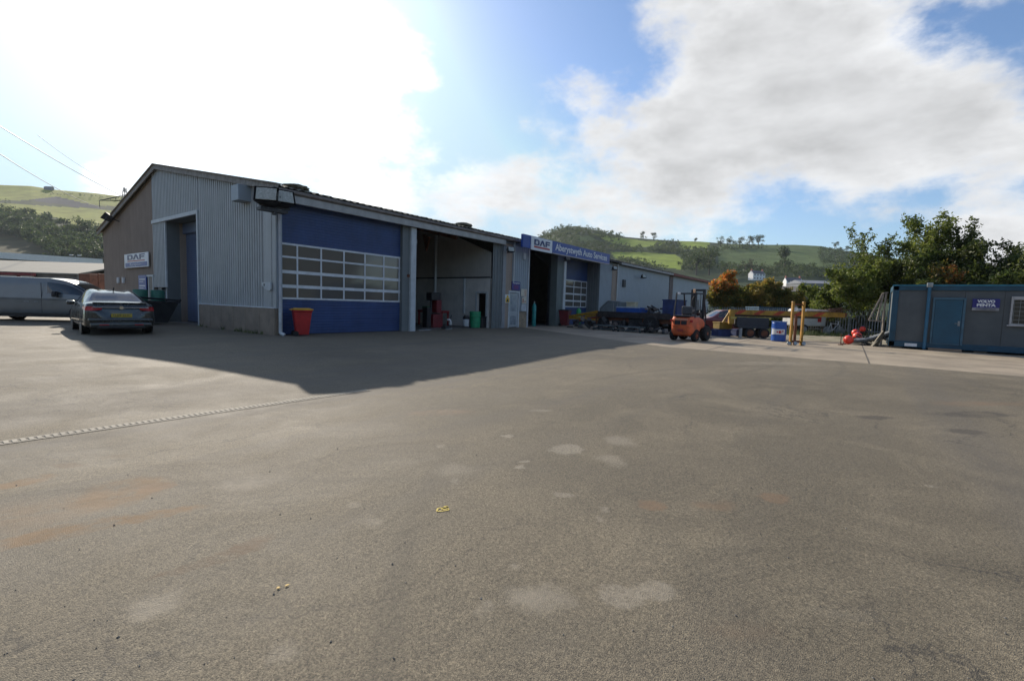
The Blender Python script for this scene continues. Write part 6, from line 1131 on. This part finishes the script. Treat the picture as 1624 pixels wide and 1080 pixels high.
# houses on the far hill
def hill_at(px, py):
    t_b = min(np.linspace(0, 1, 201), key=lambda q: abs(project(hill_pt(px, q))[1] - py)); return hill_pt(px, t_b)
def house(px, py, depth, w_, h_, label, rz):
    P = hill_at(px, py); t = thing('white_house', label, 'house', (P[0], P[1], P[2]), R(rz)); wm_ = mat('whitewash', (.70, .70, .70), .7, 0, .05); sl_m = mat('slate_roof', (.09, .09, .11), .7)
    mb = MB(); mb.box(-w_ / 2, w_ / 2, -2.8, 2.8, -2, h_); mb.prism([(-2.8, h_), (2.8, h_), (0, h_ + 2.3)], 0, -w_ / 2, w_ / 2); mb.build('wall', wm_, t)
    mb = MB(); mb.bar((-w_ / 2 - .1, -1.55, h_ + 1.2), (w_ / 2 + .1, -1.55, h_ + 1.2), 3.8, .12); a = MB()
    for s in (-1, 1): a.add([(-w_ / 2 + .25, s * 3.0, h_ - .1), (w_ / 2 - .25, s * 3.0, h_ - .1), (w_ / 2 - .25, 0, h_ + 2.42), (-w_ / 2 + .25, 0, h_ + 2.42)], [(0, 1, 2, 3)])
    a.build('roof', sl_m, t)
    for s in (-1, 1): m_ = MB(); m_.box(s * (w_ / 2 - .6) - .45, s * (w_ / 2 - .6) + .45, -.4, .4, h_ + 1.4, h_ + 3.6); m_.build('chimney', mat('red_pot', (.42, .16, .12), .8), t)
    for k in range(int(w_ / 2.6)):
        for z in (.5, 3.0): m_ = MB(); m_.box(-w_ / 2 + 1.0 + k * 2.6, -w_ / 2 + 2.0 + k * 2.6, -2.84, -2.8, z, z + 1.3); m_.build('window', carg, t)
    return t
house(1193, 444, 250, 10.5, 4.6, 'white farmhouse with two red chimneys in front of the right hill', -42); house(1250, 456, 235, 10, 4.0, 'low white cottage at the foot of the right hill', -60)
p = AT(1270, 455, 200)
for (px, py, dpt_, w_, h_, lb, c) in ((1300, 450, 190, 13, 2.0, 'low grey-roofed industrial unit beyond the trees, farther one', (.16, .17, .19)), (1280, 463, 120, 18, 4.5, 'broad brown-roofed shed beyond the fence, nearer one', (.13, .11, .085))):
    P = AT(px, py, dpt_); t = thing('distant_unit', lb, 'building', (P[0], P[1], 0), R(-53)); mb = MB(); mb.box(-w_ / 2, w_ / 2, 0, 12, 0, P[2]); mb.build('wall', mat('unit_wall' + str(px), c, .8), t); mb = MB(); mb.prism([(-.4, P[2]), (12.4, P[2]), (6, P[2] + 1.6)], 0, -w_ / 2 - .2, w_ / 2 + .2); mb.build('roof', mat('unit_roof' + str(px), tuple(q * 1.3 for q in c), .8), t); mb = MB(); mb.box(w_ / 2 - 2, w_ / 2 - .2, -.1, 0, P[2] - .5, P[2] - .1); mb.build('light_strip', white, t)
P = hill_pt(88, .985); t = thing('hilltop_house', 'small grey farm building on the crest of the left hill', 'house', tuple(P - np.array([0, 0, 2])), R(-50)); mb = MB(); mb.box(-4, 4, -2, 2, 0, 4.3); mb.build('wall', mat('slate_grey_wall', (.16, .18, .22), .8), t); mb = MB(); mb.prism([(-2.3, 4.3), (2.3, 4.3), (0, 5.8)], 0, -4.2, 4.2); mb.build('roof', mat('slate_roof', (.09, .09, .11)), t)
# ================================================================== NEAR TREES
leafA = leafmat('birch_foliage', (0.055, 0.08, 0.014), (0.115, 0.155, 0.028), (0.22, 0.24, 0.05), .9); leafB = leafmat('dark_foliage', (0.028, 0.045, 0.010), (0.06, 0.085, 0.018), (0.12, 0.14, 0.03), .9)
leafO = leafmat('autumn_foliage', (0.05, 0.065, 0.012), (0.11, 0.11, 0.02), (0.36, 0.12, 0.03), .55); leafT = leafmat('turning_foliage', (0.09, 0.105, 0.02), (0.21, 0.19, 0.035), (0.40, 0.25, 0.05), .8); leafOr = leafmat('orange_foliage', (0.35, 0.15, 0.02), (0.60, 0.17, 0.03), (0.70, 0.28, 0.05), .8)
def tree(name, label, px, depth, top_py, width, leaf, seed, nleaf=9000, lsize=.10, base=.12, sparse=1.0, group=None, shape=1.0, droop=0.0, extra=None):
    P = AT(px, 500, depth); P[2] = 0; h = float(AT(px, top_py, depth)[2]); g = random.Random(seed); t = thing(name, label, 'tree', P, 0, group)
    mb = MB(); tips = []; rad = []
    def grow(p, d, L_, r_, lvl):
        n = 4; q = Vector(p)
        for k in range(n):
            d2 = (d + Vector((g.gauss(0, .12), g.gauss(0, .12), .05))).normalized(); q2 = q + d2 * L_ / n; mb.tube(q, q2, r_ * (1 - .6 * k / n), r_ * (1 - .6 * (k + 1) / n), 6, False)
            if lvl < 2 and k > 0:
                for _ in range(2 if lvl else 3):
                    a = g.uniform(0, 6.28); side = Vector((math.cos(a), math.sin(a), g.uniform(.1, .9))).normalized(); grow(q2, (side + d2 * .5).normalized(), L_ * g.uniform(.38, .6) * (1 - .12 * k), r_ * .42, lvl + 1)
            q = q2; d = d2
            if lvl > 0: tips.append(q2[:]); rad.append(L_ * (.30 if lvl == 1 else .42))
        tips.append(q[:]); rad.append(L_ * .22)
    for s_ in range(3):
        a = s_ * 2.1 + g.random(); grow((g.uniform(-.2, .2), g.uniform(-.2, .2), 0), Vector((math.cos(a) * .28 * width / h * shape, math.sin(a) * .28 * width / h * shape, 1)).normalized(), h * g.uniform(.72, .9) if s_ else h * .93, h * .014, 0)
    tp = np.array(tips); keep = tp[:, 2] > h * base; tp = tp[keep]; rd_ = np.array(rad)[keep]
    wr = np.hypot(tp[:, 0], tp[:, 1]).max(); kx = (width / 2) / wr; tp[:, 0] *= kx; tp[:, 1] *= kx; kz = (h * .95) / tp[:, 2].max(); tp[:, 2] *= kz
    rd_ = np.clip(rd_, .22, h * .13) * sparse
    for k in range(0, len(mb.v)): x, y, z = mb.v[k]; mb.v[k] = (x * kx, y * kx, z * kz)
    mb.build('trunk', bark, t); v = leafcloud(nleaf, tp, rd_, lsize, seed, .85, droop); v[:, 2] = np.maximum(v[:, 2], .15); leafobj('crown', v, leaf, t)
    if extra:
        m2, zf = extra; idx = tp[:, 2] > h * zf
        if idx.any(): leafobj('turned_leaves', leafcloud(int(nleaf * .30), tp[idx], rd_[idx] * 1.05, lsize, seed + 5, .85), m2, t)
    return t
tree('birch_tree', 'slender wispy birch rising left of the tall trees beyond the fence', 1362, 33, 345, 4.6, leafA, 101, 4200, .095, .1, .55, droop=.3)
tree('tall_tree', 'tallest leafy tree left of the cabin roofline', 1437, 32, 330, 6.4, leafA, 102, 14000, .10, .10, .85)
tree('willow_tree', 'feathery willow-like tree above the cabin door', 1520, 30, 342, 5.8, leafB, 103, 11000, .10, .1, .75, droop=.5)
tree('dark_tree', 'dark tree above the cabin window at the right edge', 1592, 28, 366, 6.6, leafB, 104, 15000, .10, .1, .9)
tree('dark_tree', 'dark bushy tree cut by the right edge of the view', 1665, 27, 368, 6.8, leafB, 105, 11000, .10, .1, .95)
tree('bushy_tree', 'bushy pale-green tree leaning over the palisade fence', 1372, 31, 400, 6.4, leafA, 106, 19000, .095, .05, 1.15)
tree('low_tree', 'low green tree left of the bushy one, over the beam trailer', 1312, 33, 445, 4.4, leafA, 107, 9500, .09, .05, 1.1)
tree('dark_tree', 'dark broad tree directly behind the cabin roof', 1480, 29, 402, 7.2, leafB, 108, 20000, .10, .05, 1.25, extra=None)
tree('dark_tree', 'dark thicket tree behind the cabin window', 1570, 27, 410, 7.5, leafB, 109, 19000, .10, .05, 1.3)
tree('golden_shrub', 'small golden-leaved sapling among the dark trees above the cabin', 1494, 27.5, 408, 1.7, leafO, 110, 2600, .08, .4, 1.0)
tree('autumn_tree', 'autumn tree with orange-red top behind the forklift', 1150, 46, 429, 5.6, leafT, 111, 14000, .12, .08, 1.3, extra=(leafOr, .68))
tree('autumn_tree', 'yellow-green autumn tree right of the orange-topped one', 1200, 45, 440, 6.6, leafT, 112, 15000, .12, .06, 1.3)
tree('autumn_tree', 'dark olive autumn tree left of the yellow post frame', 1245, 44, 452, 5.2, leafT, 113, 11000, .12, .06, 1.3)
tree('low_tree', 'low shrubby tree behind the yellow post frame', 1278, 48, 462, 4.2, leafB, 114, 7000, .12, .05, 1.2)
hg = leafcloud(15000, [tuple(np.append(AT(px, 500, 38 - (px - 1120) * .02)[:2], .5 + .5 * random.random())) for px in range(1100, 1440, 5)], [.75] * 68, .1, 9); hg[:, 2] = np.maximum(hg[:, 2], .02); o = leafobj('bramble_hedge', hg, leafB); tag(o, 'dark bramble hedge behind the palisade fence', 'hedge', kind='stuff')

# haze: open damp air
import sys
HAZE = 0.00009
hz = MB(); hz.box(-900, 1000, -900, 1000, -1.6, 150); ho_ = hz.build('haze', bpy.data.materials.new('haze_air')); hmt = ho_.data.materials[0]; hmt.use_nodes = True; tt = hmt.node_tree; tt.nodes.clear()
oo = tt.nodes.new('ShaderNodeOutputMaterial'); pv = tt.nodes.new('ShaderNodeVolumePrincipled'); pv.inputs['Density'].default_value = HAZE; pv.inputs['Color'].default_value = (.80, .90, 1.0, 1); pv.inputs['Anisotropy'].default_value = 0.3; tt.links.new(pv.outputs[0], oo.inputs['Volume'])
tag(ho_, 'thin pale haze in the air over the yard and hills', 'haze', kind='stuff')
scn.cycles.volume_bounces = 0
